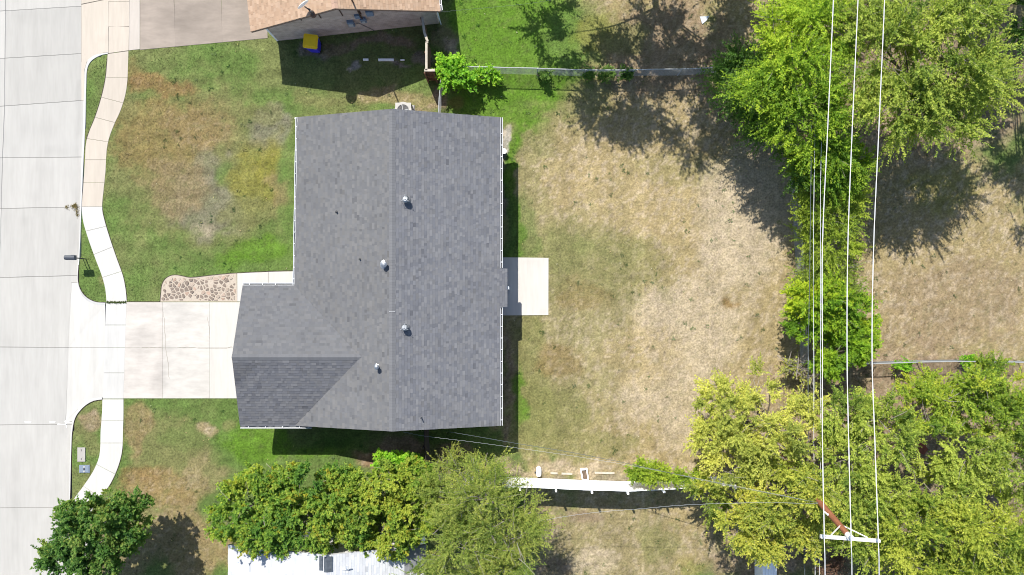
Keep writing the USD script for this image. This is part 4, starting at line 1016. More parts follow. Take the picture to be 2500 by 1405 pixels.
part(mbx, "door", (v * [1, 1, 1] + np.where(np.arange(2 * n)[:, None] < n, [-.012, 0, 0], [xc0 - xc1 - .002, 0, 0]), np.array(f)), "dark_metal")
part(mbx, "flag", bx(mp[0] - .12, mp[0] + .06, mp[1] + .133, mp[1] + .142, 1.09, 1.14), "dark_metal")

# ground covers in the south island
c = P(199.5, 1110)
wb = thing("utility_cover", "pale grey concrete water meter cover set in the grass island", "utility cover", loc=c)
part(wb, "lid", bx(c[0] - .22, c[0] + .22, c[1] - .40, c[1] + .40, -.05, .05), "concrete", col=(.42, .40, .37))
for dy in (-.25, .25):
    part(wb, "lift_hole", bx(c[0] - .01, c[0] + .02, c[1] + dy - .06, c[1] + dy + .06, .051, .055), "dark_metal")
c = P(207, 1145)
wb = thing("utility_cover", "dark blue grey meter box lid with two white dots in the grass island", "utility cover", loc=c)
part(wb, "frame", bx(c[0] - .30, c[0] + .30, c[1] - .22, c[1] + .22, -.05, .045), "blue_grey")
part(wb, "lid", bx(c[0] - .25, c[0] + .25, c[1] - .17, c[1] + .17, .046, .06), "blue_grey")
part(wb, "reading_port", cyl((c[0], c[1]), .055, .061, .07, 16), "dark_metal")
for dy in (-.14, .12):
    part(wb, "bolt", cyl((c[0], c[1] + dy), .05, .061, .072, 14), "pale_grey")

# bits by the white fence and in the yards
c = P(1166, 1137)
tub = thing("storage_tub", "blue grey open tub with white bundle beside the hedge", "tub", loc=c)
part(tub, "wall", cat_mesh([bx(c[0] - .28, c[0] + .28, c[1] - .24, c[1] - .21, 0, .4), bx(c[0] - .28, c[0] + .28, c[1] + .21, c[1] + .24, 0, .4), bx(c[0] - .28, c[0] - .25, c[1] - .21, c[1] + .21, 0, .4), bx(c[0] + .25, c[0] + .28, c[1] - .21, c[1] + .21, 0, .4), bx(c[0] - .25, c[0] + .25, c[1] - .21, c[1] + .21, 0.0, .04)]), "blue_grey")
bl = trimesh.creation.icosphere(2, .17); bl.vertices *= 1 + .25 * (meshkit.noise(bl.vertices * 9) - .5)[:, None]; bl.apply_translation([c[0] + .09, c[1] + .02, .3])
part(tub, "bundle", bl, "tarp_white", smooth=True)
c = P(1315, 1150)
pump = thing("gas_bottle", "white gas bottle lying at the foot of the white fence", "gas bottle", loc=c)
part(pump, "tank", tube([[c[0], c[1] + .27, .12], [c[0], c[1] + .24, .14], [c[0], c[1] + .1, .15], [c[0], c[1] - .14, .15], [c[0] + .01, c[1] - .24, .14], [c[0] + .01, c[1] - .27, .12]], [.06, .13, .155, .155, .13, .05], 16), "plastic_white", smooth=40)
part(pump, "valve", bx(c[0] - .22, c[0] - .14, c[1] - .1, c[1] - .02, .1, .2), "dark_metal")
part(pump, "plug", cyl((c[0] - .02, c[1] + .05), .025, .29, .31, 10), "dark_metal")
c = P(1427, 1158)
pl_ = thing("planter", "square white planter of brown soil in front of the fence", "planter", loc=c)
a_ = .18
pq = [(-.30, .33), (.16, .36), (.26, -.32), (-.16, -.34)]
outer = Polygon([(c[0] + x_ * .9, c[1] + y_) for x_, y_ in pq])
part(pl_, "rim", prism(outer.difference(outer.buffer(-.07, join_style=2)), -.02, .22), "plastic_white")
part(pl_, "soil", prism(outer.buffer(-.072, join_style=2), -.02, .14), "soil")
for k, (x0, x1, y_) in enumerate(((1344, 1361, 1155), (1371, 1397, 1156.5), (1452, 1500, 1154.5))):
    a_, b_ = P(x0, y_), P(x1, y_ + .8)
    single("board", obox(a_, b_, .11, -.01, .05), "wood_pale", ["short pale board lying left by the white fence foot", "pale board lying between gas bottle and planter", "long pale board lying right of the white planter"][k], "board")
c = P(1230, 373)
ur = thing("bucket", "black bucket with white lid by the back wall of the house", "bucket", loc=c)
part(ur, "pail", tube([[c[0], c[1], 0], [c[0], c[1], .36]], [.13, .16], 20), "rubber")
part(ur, "lid", cat_mesh([cyl((c[0] - .0, c[1] + .0), .165, .362, .39, 20)]), "plastic_white")
for k, (x0, x1, y_, w_) in enumerate(((887, 900, 147, .10), (924, 962, 147.5, .12), (978, 988, 148, .07))):  # white strips added to stand in for patches of sun within the shade
    single("white_board", obox(P(x0, y_), P(x1, y_), w_, .0, .09), "plastic_white", ["small white strip painted as a sun patch in the shade of the tan house", "long white strip painted as a sun patch in the shade of the tan house", "tiny white strip painted as a sun patch nearest the gate in the shade"][k], "board")
v = np.array([P(1708, 42), P(1731, 41), P(1724, 52), P(1714, 60)]); v[:, 2] = [.06, .10, .05, .05]
single("tarpaulin", (np.vstack([v, v - [0, 0, .02]]), np.array([[0, 2, 1], [0, 3, 2], [4, 5, 6], [4, 6, 7], [0, 1, 5], [0, 5, 4], [1, 2, 6], [1, 6, 5], [2, 3, 7], [2, 7, 6], [3, 0, 4], [3, 4, 7]])), "tarp_white", "pale scrap of tarpaulin lying in tree shade at the top", "tarpaulin")
v = np.array([P(2238, 1078, .6), P(2252, 1080, .6), P(2266, 1098, .6), P(2258, 1112, .6), P(2240, 1104, .6)]); v[:, 2] = [.75, .75, .6, .5, .6]
n = 5
single("rusty_sheet", (np.vstack([v, v - [0, 0, .03]]), np.array([[0, 2, 1], [0, 3, 2], [0, 4, 3], [5, 6, 7], [5, 7, 8], [5, 8, 9]] + [x for i_ in range(n) for x in ([i_, (i_ + 1) % n, n + (i_ + 1) % n], [i_, n + (i_ + 1) % n, n + i_])])), "rust_red", "rusty red metal sheet showing between the trees at lower right", "metal sheet")

# ------------------------------------------------------------------ fences
def chain_link(label, pts_px, h, z_at=None, post_every=2.6, group=None):
    """pts_px: line of the top rail in the photograph"""
    w = [P(x, y, h) for x, y in pts_px]
    line = np.array(w)[:, :2]
    t = thing("chain_link_fence", label, "fence", loc=(*line[0], 0), group=group)
    d = np.concatenate([[0], np.cumsum(np.linalg.norm(np.diff(line, axis=0), axis=1))])
    at = lambda s: np.array([np.interp(s, d, line[:, 0]), np.interp(s, d, line[:, 1])])
    L = d[-1]
    part(t, "rail", tube([np.append(at(s), h + .012 * math.sin(s * 1.7)) for s in np.linspace(0, L, max(4, int(L)))], .026, 8), "galvanized")
    k = max(1, round(L / post_every))
    for s in np.linspace(0, L, k + 1):
        part(t, "post", tube([[*at(s), -.1], [*at(s), h + .03]], .027, 8), "galvanized")
    ms = []
    step = .085
    for sgn in (1, -1):
        for s in np.arange(-h, L + h, step):
            s0, s1 = (s, s + h) if sgn > 0 else (s + h, s)
            z0, z1 = .03, h - .02
            a_, b_ = max(0, min(s0, s1)), min(L, max(s0, s1))
            if b_ - a_ < .02: continue
            zf = lambda q_: z0 + (z1 - z0) * (q_ - s0) / (s1 - s0)
            ss = np.linspace(a_, b_, 2)
            ms.append(tube([np.append(at(q_), zf(q_)) for q_ in ss], .0035, 3, False))
    part(t, "wire_mesh", cat_mesh(ms), "galvanized", kind="stuff")
    return t
chain_link("chain link fence with silver rail between green side lawn and dry back yard", [(1077, 162), (1160, 163.5), (1300, 167), (1420, 171), (1490, 172), (1580, 170), (1680, 169), (1750, 164), (1900, 166)], 1.1)
chain_link("short chain link fence from the flowering bush to the grey roof", [(1077, 176), (1076, 192), (1073, 228), (1070, 280)], 1.1, post_every=1.9)
chain_link("chain link fence with pale rail below the bare yard at right", [(2010, 889), (2070, 890), (2130, 889), (2230, 885), (2330, 883), (2400, 883), (2520, 886)], 1.15)
chain_link("hidden chain link fence under the shrub row along the back of the yard", [(1948, 430), (1955, 520), (1962, 640), (1968, 780), (1975, 890)], 1.15)

def picket_fence(label, line_px, h, mat, pw=.14, gap=.006, post_every=1.93, post_w=.10, post_h=.12, rails=True, post_side=-1, cap=None, cat="fence", first=.0, post_mat=None, thick=.02):
    w = np.array([P(x, y, h)[:2] for x, y in line_px])
    t = thing("picket_fence" if cat == "fence" else cat, label, cat, loc=(*w[0], 0))
    d = np.concatenate([[0], np.cumsum(np.linalg.norm(np.diff(w, axis=0), axis=1))]); L = d[-1]
    at = lambda s: np.array([np.interp(s, d, w[:, 0]), np.interp(s, d, w[:, 1])])
    rr = np.random.default_rng(int(L * 1000))
    for s in np.arange(0, L - pw * .5, pw + gap):
        a_, b_ = at(s), at(min(L, s + pw))
        part(t, "picket", obox(a_, b_, thick, .03, h + rr.uniform(-.008, .008)), mat)
    for s in np.arange(first, L + .01, post_every):
        c_ = at(min(s, L)); u = at(min(L, s + .05)) - at(max(0, s - .05)); u /= np.linalg.norm(u); nn = np.array([-u[1], u[0]]) * post_side
        c_ = c_ + nn * (thick / 2 + post_w / 2 + .042)
        part(t, "post", obox(c_ - u * post_w / 2, c_ + u * post_w / 2, post_w, -.1, h + post_h), post_mat or mat)
    if rails:
        for z_ in (.3, h * .55, h - .22):
            for k in range(len(w) - 1):
                u = w[k + 1] - w[k]; u /= np.linalg.norm(u); nn = np.array([-u[1], u[0]]) * post_side * (thick / 2 + .021)
                part(t, "rail", obox(w[k] + nn, w[k + 1] + nn, .04, z_, z_ + .085), post_mat or mat)
    if cap:
        for k in range(len(w) - 1):
            part(t, "cap", obox(w[k], w[k + 1], cap[0], h + .014, h + .05, ext=.0), cap[1])
    return t
picket_fence("tall white vinyl fence with close pickets south of the back yard", [(1130, 1186), (1222, 1190), (1312, 1191.5), (1430, 1197), (1540, 1200), (1640, 1195), (1740, 1189), (1800, 1187)], 2.1, "white_vinyl", first=1.15)
picket_fence("brown wooden fence with pale cap closing the gap beside the tan house", [(1031, 42), (1036, 80), (1044, 102), (1041, 106), (1041, 172)], 1.75, "wood_brown", cap=(.13, "wood_pale"), post_w=.08, post_h=-.1)
picket_fence("short return of brown wooden fence with pale cap by the flowering bush", [(1036, 172.5), (1062, 172.5)], 1.75, "wood_brown", cap=(.13, "wood_pale"), post_w=.08, post_h=-.1, post_every=.5)
picket_fence("dark weathered wooden side fence running south from the grey roof", [(1036, 1040), (1037, 1090), (1041, 1135), (1042, 1190)], 1.7, "wood_dark", post_w=.09, post_h=.1, post_every=1.2)
# white garden structure at the bottom right
c0, c1 = P(1880, 1360, 1.6), P(1884, 1440, 1.6)
ws = thing("garden_shed", "small white painted shed roof showing below the yellow tree at the bottom", "shed", loc=(*c0[:2], 0))
part(ws, "wall", bx(c0[0] - .30, c0[0] + .30, c1[1] - 1, c0[1] + .1, 0, 1.5), "paint_white")
for k in range(5):
    part(ws, "roof_board", bx(c0[0] - .38 + k * .153, c0[0] - .38 + k * .153 + .145, c1[1] - 1.05, c0[1] + .2 - .06 * (k % 2), 1.52, 1.56 + .01 * (k % 3)), "white_vinyl")

# ------------------------------------------------------------------ utility pole and lines
ptop = P(2077, 1314, 10.2); pm = P(2003, 1229, 6.6)
dirp = (ptop - pm) / (ptop[2] - pm[2]); pbase = ptop - dirp * (ptop[2] + .2)
pole = thing("utility_pole", "leaning reddish wooden utility pole with white crossarm among the trees", "utility pole", loc=(pbase[0], pbase[1], 0))
part(pole, "shaft", tube([pbase, pbase * .5 + ptop * .5, ptop], [.17, .15, .125], 16), "pole_wood", smooth=40)
A_, B_ = P(2003, 1310, 9.9), P(2148, 1321, 9.9)
part(pole, "crossarm", beam(A_, B_, .13, .13), "crossarm")
mid_ = (A_ + B_) / 2
for e in (A_, B_):
    part(pole, "brace", beam(mid_ + (e - mid_) * .62 + [0, .08, -.05], pbase + (ptop - pbase) * .90 + [0, .10, 0], .045, .03), "crossarm")
ins = []
for e, px_ in ((P(2012.5, 1311, 10.05), 2012), (P(2078, 1315, 10.35), 2078), (P(2144, 1322, 10.05), 2144)):
    b_ = e.copy()
    i_ = part(pole, "insulator", cat_mesh([cyl(b_, .05, b_[2] - .16, b_[2] - .03, 12), cyl(b_, .075, b_[2] - .10, b_[2] - .07, 12), cyl(b_, .065, b_[2] - .045, b_[2] - .015, 12)]), "blue_grey")
    ins.append(b_)
part(pole, "pole_cap", cat_mesh([tube([ptop - dirp * .3, ptop + dirp * .02], .135, 14)]), "crossarm")
f1 = pbase + (ptop - pbase) * .78
part(pole, "fuse", cat_mesh([tube([f1 + [-.22, .1, -.1], f1 + [-.26, .1, .3]], .035, 8), beam(f1, f1 + [-.25, .1, .1], .04, .04)]), "plastic_white")
def wire(label, pts, r=.02, mat="wire", name="power_line", group=None, cat="wire"):
    """pts: (px, py, z) through which the wire passes"""
    w = smooth([P(*p) for p in pts], 14)
    single(name, tube(w, r, 6), mat, label, cat, group)
Z0 = 10.05
for k, (xa, xm, xb, dx, lab) in enumerate(((2035, 2008, 2012.5, 0, "westernmost of the three thick white power lines over the trees"), (2095, 2070, 2078, 0, "middle one of the three thick white power lines on the crossarm"), (2160, 2131, 2144.5, 0, "easternmost of the three thick white power lines over the trees"))):
    zt = Z0 + (.3 if k == 1 else 0)
    wire(lab, [(xa + 16, -420, 9.9), (xa + 5, -130, 9.3), (xa - 2, 40, 9.0), (xa - 15, 330, 8.7), (xm + (2 if k == 2 else 0), 600, 8.6), (xm - 2 + (2 if k == 0 else 0), 860, 8.9), (xm + (0 if k == 0 else 2 if k == 1 else 5), 1080, 9.4), (xb, [1311, 1315, 1322][k], zt), (xb + 2, 1420, 9.8), (xb + 4, 1800, 9.0)], .021)
for k, (xt, x0, xm, x1, xb, r, lab) in enumerate(((2012, 2004, 2003, 2003, 2001, .014, "thin grey cable just left of the westernmost power line"), (1996, 1988, 1986, 1987, 1990, .014, "thin pale cable over the shrub row"), (1984, 1980, 1977, 1973, 1965, .017, "thin dark communication cable, leftmost over the shrub row"))):
    wire(lab, [(xt + 12, -300, 6.2), (xt, 60, 5.8), (x0, 420, 5.0), (xm, 650, 4.6), (x1, 900, 4.4), (x1, 1100, 4.2), (xb, 1330, 3.6), (xb, 1440, 3.6), (xb, 1800, 4.2)], r, ["wire", "wire", "cable"][k], "cable", cat="cable")
wire("white service cable running from the grey roof over the fence to the pole", [(985, 1055, 2.7), (1035, 1065, 2.9), (1150, 1079, 3.3), (1260, 1094, 3.8), (1400, 1114, 4.3), (1550, 1139, 4.9), (1700, 1168, 5.4), (1860, 1200, 6.0), (2002, 1229, 6.7)], .006, "galvanized", "cable", cat="cable")
wire("thin grey cable above the service cable near the grey roof corner", [(1098, 1055, 2.9), (1180, 1069, 3.2), (1260, 1083, 3.6), (1400, 1106, 4.2), (1550, 1136, 4.9), (1740, 1178, 5.6), (2002, 1229, 6.7)], .011, "cable", "cable", cat="cable")
wire("dashed white cable crossing the south yard towards the pole", [(1240, 1296, 3.4), (1340, 1269, 3.8), (1450, 1252, 4.2), (1560, 1243, 4.7), (1680, 1233, 5.2), (1850, 1228, 5.9), (2002, 1230, 6.7)], .007, "galvanized", "cable", cat="cable")
wire("thin silver wire from the tan roof corner over the side lawn", [(1074, 30, 2.6), (1105, 27, 2.7), (1300, 8, 3.4), (1420, -15, 4.0)], .005, "cable", "cable", cat="cable")

# ------------------------------------------------------------------ trees and shrubs
def leaf_quads(c, d, n, L, W, col, curl=.12):
    s = np.cross(n, d); s /= np.linalg.norm(s, axis=1, keepdims=True) + 1e-9
    n = np.cross(d, s)
    L, W = L[:, None], W[:, None]
    v = np.stack([c - d * L / 2, c + s * W / 2 + n * L * curl, c + d * L / 2, c - s * W / 2 + n * L * curl], 1)
    k = np.arange(len(c))[:, None] * 4
    f = np.concatenate([k + [0, 1, 2], k + [0, 2, 3]], 0)
    return v.reshape(-1, 3), f, np.repeat(col, 4, axis=0)

def unit(v):
    return v / (np.linalg.norm(v, axis=-1, keepdims=True) + 1e-9)

def make_tree(name, label, cat, blobs, base, seed, n_sprays, spray=(.5, 1.0), per=26, leaf=(.13, .055), pal=((.06, .12, .02), (.09, .16, .025), (.13, .19, .03)),
              droop=.1, rise=.15, inner=.45, gap=.40, group=None, trunk_r=.14, twigs=40, flat=.75, jag=.22, twig_mat="twig", tone_scale=.8, spread=.55, edge_pal=None, back=.35, clump=13, holes=(), limbs=2, limb_r=.5):
    """blobs: (px, py, z, rx, ry, rz) crown volumes; base: photo pixel of the foot on the ground"""
    r = np.random.default_rng(seed)
    B = [np.array([*P(b_[0], b_[1], b_[2]), *b_[3:]]) for b_ in blobs]
    foot_ = P(*base)
    t = thing(name, label, cat, loc=foot_, group=group)
    w = np.array([b_[3] * b_[4] + .4 * b_[5] * b_[3] for b_ in B]); w /= w.sum()
    n = int(n_sprays * 1.33)
    leaf = (leaf[0] * 1.0, leaf[1] * 1.12)
    # branch ends: clumps over the crown, standing out by different amounts; the sprays grow from them
    nc = max(6, int(n / clump))
    ci = r.choice(len(B), nc, p=w); CB = np.array(B)[ci]
    cd = unit(r.normal(size=(nc, 3)))
    cd[:, 2] = np.where((cd[:, 2] < -.1) & (r.random(nc) > back), -cd[:, 2], cd[:, 2])
    crad = inner + (1 - inner) * r.random(nc) ** .5
    lump = 1 + jag * 2.2 * (meshkit.fbm(cd * 2.3 + seed * 1.7 + ci[:, None] * 3.1, 3, seed) - .5) + jag * .9 * (r.random(nc) - .5)
    cp = CB[:, :3] + cd * CB[:, 3:] * (crad * lump)[:, None]
    ck = (meshkit.fbm(cp * 1.0 + seed, 3, seed + 5) > gap - .06) & (cp[:, 2] > .15)
    cp, cd, crad, CB = cp[ck], cd[ck], crad[ck], CB[ck]; nc = len(cp)
    cout = unit(cd * CB[:, 3:])
    csize = r.uniform(.6, 1.35, nc)
    ctone = np.clip(.25 * r.normal(size=nc), -.5, .5)
    k_ = r.choice(nc, n, p=csize ** 1.5 / (csize ** 1.5).sum())
    out = unit(cout[k_] + .55 * r.normal(size=(n, 3)) + [0, 0, .15])
    Ls = r.uniform(*spray, n) * csize[k_]
    p = cp[k_] + .10 * csize[k_][:, None] * r.normal(size=(n, 3)) - cout[k_] * (.35 * np.mean(spray) * csize[k_])[:, None]
    ok_ = p[:, 2] > .1
    for hx, hy, hz, hr in holes:
        ok_ &= np.linalg.norm(p + out * Ls[:, None] * .5 - np.array([hx, hy, hz]), axis=1) > hr
    p, out, Ls, k_ = p[ok_], out[ok_], Ls[ok_], k_[ok_]; n = len(p)
    rad = crad[k_]
    d = unit((out + spread * .8 * r.normal(size=(n, 3))) * [1, 1, .6] + np.array([0, 0, rise]))
    tone = meshkit.fbm(p * tone_scale + 3.3 * seed, 3, seed + 9) + .35 * ctone[k_]
    pal_ = np.array(pal) * [1.62, 1.56, 1.55]
    # leaves along the sprays
    tt = (np.arange(per)[None] + r.random((n, per))) / per
    side = np.where(np.arange(per)[None] % 2 == 0, 1, -1) * np.ones((n, 1))
    up = unit(np.array([0, 0, 1.0]) + .55 * out + .35 * r.normal(size=(n, 3)))
    s = unit(np.cross(d, up)); nn = unit(np.array([0, 0, .8]) + .35 * out + .35 * SUN)
    c = p[:, None] + d[:, None] * (tt * Ls[:, None])[..., None] - np.array([0, 0, 1.0]) * (droop * (tt * Ls[:, None]) ** 2)[..., None]
    taper = (1.05 - .75 * tt)
    lw = leaf[0] * taper
    ld_ = unit((d[:, None] * .75 + s[:, None] * (side * r.uniform(.45, 1.0, (n, per)))[..., None]) * [1, 1, .6] + .22 * r.normal(size=(n, per, 3)))
    c = c + s[:, None] * (side * leaf[0] * .42 * taper)[..., None] + .025 * r.normal(size=(n, per, 3))
    nl = unit(nn[:, None] + .42 * r.normal(size=(n, per, 3)))
    f1 = np.clip(tone[:, None] * 1.6 - .3 + .25 * (tt - .5) + .2 * r.normal(size=(n, per)), 0, .999) * (len(pal_) - 1)
    k = np.floor(f1).astype(int); fr_ = (f1 - k)[..., None]
    colr = pal_[k] * (1 - fr_) + pal_[np.minimum(k + 1, len(pal_) - 1)] * fr_
    if edge_pal is not None:
        m_ = r.random((n, 1, 1)) < edge_pal[1]
        colr = np.where(m_, np.array(edge_pal[0]) * r.uniform(.8, 1.2, (n, 1, 1)), colr)
    colr = colr * r.uniform(.78, 1.22, (n, per))[..., None]
    N_ = n * per
    sz = r.uniform(.7, 1.3, N_)
    v, f, cv = leaf_quads(c.reshape(N_, 3), ld_.reshape(N_, 3), nl.reshape(N_, 3), leaf[0] * sz, leaf[1] * sz, colr.reshape(N_, 3))
    keepz = np.repeat(v.reshape(-1, 4, 3)[:, :, 2].min(1) > .02, 2)
    f = np.concatenate([f[:N_], f[N_:]])[np.concatenate([v.reshape(-1, 4, 3)[:, :, 2].min(1) > .02] * 2)]
    part(t, "crown", (v, f), "leaf", col=cv, kind="stuff")
    # trunk, limbs, twigs
    ctr = (np.array(B)[:, :3] * w[:, None]).sum(0)
    fork = np.array([foot_[0] * .5 + ctr[0] * .5, foot_[1] * .5 + ctr[1] * .5, max(.35, ctr[2] * .45)])
    part(t, "trunk", tube(smooth([[foot_[0], foot_[1], -.15], (foot_ + fork) / 2 + r.normal(0, .05, 3), fork], 5), np.linspace(trunk_r, trunk_r * .72, 11), 10), "bark", smooth=50)
    ends = []
    for b_ in B:
        for q_ in range(limbs):
            e = b_[:3] + unit(r.normal(size=3) + [0, 0, .1]) * b_[3:] * .4
            m_ = (fork + e) / 2 + r.normal(0, .15, 3) + [0, 0, .15]
            path = smooth([fork, m_, e], 5)
            part(t, "limb", tube(path, np.linspace(trunk_r * limb_r, .018, len(path)), 6), "bark")
            ends += [path[5], path[8], e]
    if twigs:
        ms = []
        for q_ in range(twigs):
            j_ = r.integers(n)
            e = p[j_] + d[j_] * Ls[j_] * r.uniform(.7, 1.05)
            a_ = p[j_] - d[j_] * r.uniform(.2, .7) - out[j_] * .3
            ms.append(tube(smooth([a_, (a_ + e) / 2 + r.normal(0, .07, 3), e], 3), np.linspace(.015, .005, 7), 4))
        part(t, "twigs", cat_mesh(ms), twig_mat, kind="stuff")
    return t

HOLES = [(*P(2252, 1093, z_), .75) for z_ in (1.5, 2.5, 3.4, 4.2, 5.0, 5.8)]   # the opening between three crowns over the red sheet
LIME = ((.066, .130, .012), (.118, .200, .016), (.188, .27, .022), (.245, .312, .026))
MIDG = ((.064, .108, .018), (.115, .168, .026), (.185, .235, .038), (.25, .29, .052))
DARKG = ((.022, .058, .012), (.04, .092, .018), (.062, .125, .022), (.095, .155, .032))
YELL = ((.13, .16, .032), (.20, .23, .044), (.275, .29, .058), (.335, .335, .075))
HEDGE = ((.044, .105, .016), (.078, .15, .020), (.128, .20, .024), (.195, .235, .028))
OLIV = ((.072, .115, .022), (.115, .16, .03), (.165, .20, .042), (.21, .225, .05))
FRESH = ((.055, .15, .012), (.09, .22, .014), (.14, .28, .018), (.22, .34, .03))

make_tree("feathery_tree", "bright lime green feathery tree under the power lines at top right", "tree",
    [(1925, 150, 5.6, 2.3, 2.6, 1.8), (1960, 270, 5.0, 2.1, 2.2, 1.7), (1885, 235, 4.8, 1.4, 1.7, 1.3), (1985, 60, 5.6, 2.0, 1.9, 1.6), (2010, 350, 4.6, 1.7, 1.5, 1.3), (1915, 60, 5.0, 1.3, 1.3, 1.3)], (1880, 260), 101,
    1500, (.8, 1.6), 34, (.125, .048), LIME, droop=.12, rise=.05, gap=.415, spread=.42, jag=.34, twigs=80)
make_tree("feathery_tree", "low dark green tree growing at the fence corner left of the lime tree", "tree",
    [(1785, 190, 2.7, 1.4, 1.0, .9), (1890, 330, 2.6, 1.2, 1.3, 1.0), (1825, 145, 2.7, 1.2, 1.1, 1.0), (1830, 260, 2.6, 1.2, 1.1, .9), (1945, 400, 2.9, 1.1, 1.0, .9)], (1830, 235), 102,
    640, (.7, 1.4), 30, (.12, .045), DARKG, droop=.1, gap=.36, spread=.45, jag=.35, twigs=25)
make_tree("feathery_tree", "large mid green feathery tree right of the power lines at top right", "tree",
    [(2200, 120, 6.4, 2.7, 2.8, 2.0), (2330, 160, 6.4, 2.4, 2.5, 1.9), (2190, 270, 5.8, 2.3, 1.9, 1.7), (2300, 290, 5.6, 2.0, 1.4, 1.3), (2110, 60, 6.2, 1.9, 1.8, 1.5), (2395, 210, 5.4, 1.5, 1.6, 1.2), (2280, 40, 6.5, 2.4, 1.8, 1.7)], (2200, 230), 103,
    2100, (.7, 1.4), 32, (.12, .048), MIDG, droop=.12, gap=.44, spread=.5, jag=.34, twigs=220)
make_tree("dark_tree", "dark green tree cut by the top right corner of the picture", "tree",
    [(2590, -270, 7, 2.4, 2.2, 1.7), (2600, -430, 7, 2.6, 2.2, 1.7), (2540, -340, 6.5, 2.0, 2.0, 1.6), (2440, 0, 5.0, 1.1, .9, 1.0), (2490, 80, 4.2, .9, .9, .9), (2600, -90, 7.0, 2.4, 2.2, 1.7), (2640, 30, 6.8, 2.0, 2.2, 1.6), (2560, -160, 7.0, 2.2, 1.6, 1.6), (2660, 200, 6.4, 1.9, 2.0, 1.5)], (2500, -40), 104, 1300, (.6, 1.1), 26, (.13, .055), DARKG, gap=.40, twigs=30)
make_tree("feathery_tree", "narrow bright tree between lime tree and shrub row under the lines", "tree",
    [(2010, 420, 3.6, 1.5, 1.0, 1.1), (2060, 400, 3.4, 1.2, 1.1, 1.0), (1965, 400, 3.2, .9, .8, .9)], (2010, 430), 105, 380, (.6, 1.2), 30, (.12, .05), ((.05, .12, .012), (.10, .18, .015), (.17, .24, .02)), gap=.36, spread=.45, twigs=25, jag=.3)

# the row of shrubs along the back fence
make_tree("fine_leaved_shrub", "light green fine leaved shrub in the row, just below the lime tree", "shrub",
    [(2020, 520, 2.4, 1.7, 1.3, 1.1), (2030, 600, 2.2, 1.6, 1.3, 1.0), (2000, 470, 2.4, 1.3, .9, 1.0), (2060, 470, 2.4, 1.2, .9, 1.0), (1985, 580, 1.9, 1.0, 1.2, .9)], (2020, 550), 111, 850, (.5, 1.1), 30, (.10, .038), ((.10, .155, .018), (.16, .22, .024), (.23, .28, .035)), gap=.22, spread=.5, jag=.32, twigs=60)
make_tree("fine_leaved_shrub", "sparse olive shrub in the middle of the shrub row", "shrub",
    [(2030, 670, 2.0, 1.6, 1.1, .9), (1990, 650, 1.9, 1.1, 1.1, .8), (2040, 720, 2.0, 1.3, .9, .9)], (2020, 655), 112, 560, (.5, 1.1), 26, (.10, .04), ((.085, .13, .02), (.13, .18, .026), (.19, .23, .04)), gap=.26, spread=.55, jag=.35, twigs=70)
make_tree("broad_leaved_shrub", "bright green broad leaved shrub at the wide end of the shrub row", "shrub",
    [(1985, 740, 2.4, 1.8, 1.1, 1.1), (2060, 760, 2.3, 1.5, 1.0, 1.0), (1960, 790, 2.2, 1.2, .8, .9), (2110, 785, 1.6, .9, .5, .6)], (2020, 760), 113, 760, (.35, .75), 20, (.17, .052), ((.065, .14, .012), (.115, .205, .014), (.18, .26, .018), (.25, .30, .02)), gap=.27, jag=.3, twigs=40)
make_tree("broad_leaved_shrub", "bright green broad leaved shrub just above the fence corner", "shrub",
    [(2060, 850, 2.1, 1.3, .9, .9), (2010, 880, 1.8, .9, .9, .8), (2090, 830, 1.8, .9, .7, .8)], (2040, 860), 114, 480, (.35, .7), 20, (.17, .052), ((.065, .14, .012), (.115, .205, .014), (.18, .26, .018)), gap=.28, jag=.32, twigs=30)
make_tree("bare_shrub", "mostly bare grey shrub with pale twigs between the green shrubs and yellow tree", "shrub",
    [(1945, 900, 1.2, 1.2, .9, .9), (1985, 930, 1.2, .9, .8, .8)], (1960, 915), 115, 60, (.4, .8), 14, (.09, .04), YELL, gap=.3, jag=.4, twigs=150)

# yellow tree and the wood at lower right
make_tree("yellow_tree", "yellow leaved tree at the lower right end of the back yard", "tree",
    [(1830, 1010, 3.9, 2.3, 1.8, 1.5), (1900, 1090, 4.2, 2.3, 2.2, 1.6), (1800, 1120, 3.6, 2.0, 1.7, 1.4), (1765, 985, 3.2, 1.4, 1.2, 1.0), (1740, 1060, 3.2, 1.2, 1.2, 1.0), (1860, 940, 3.2, 1.3, .9, .9), (1960, 1000, 3.6, 1.3, 1.1, 1.1)], (1840, 1050), 121,
    1500, (.35, .8), 26, (.10, .048), YELL, gap=.455, jag=.34, twigs=160, droop=.05, inner=.35)
make_tree("yellow_tree", "yellow green tree above the white shed at the bottom", "tree",
    [(1800, 1250, 3.7, 2.0, 1.8, 1.5), (1880, 1220, 4.2, 2.0, 1.8, 1.5), (1870, 1320, 3.6, 2.0, 1.2, 1.2), (1740, 1220, 2.8, 1.1, 1.1, .9), (1960, 1300, 4.0, 1.2, 1.2, 1.1), (1972, 1197, 5.9, 1.1, .9, .8), (1730, 1200, 3.0, 1.0, 1.0, .9)], (1830, 1240), 122,
    1350, (.35, .8), 26, (.10, .048), ((.09, .135, .024), (.15, .19, .03), (.23, .25, .04), (.30, .295, .05)), gap=.45, jag=.34, twigs=120, inner=.35)
make_tree("green_tree", "green tree between the power lines above the leaning pole", "tree",
    [(2070, 1010, 4.0, 1.9, 1.6, 1.4), (2080, 1120, 4.2, 2.0, 1.8, 1.5), (2150, 1060, 4.4, 2.0, 1.9, 1.6)], (2090, 1060), 123,
    1050, (.35, .85), 26, (.105, .046), MIDG, gap=.42, jag=.34, twigs=140, inner=.35)
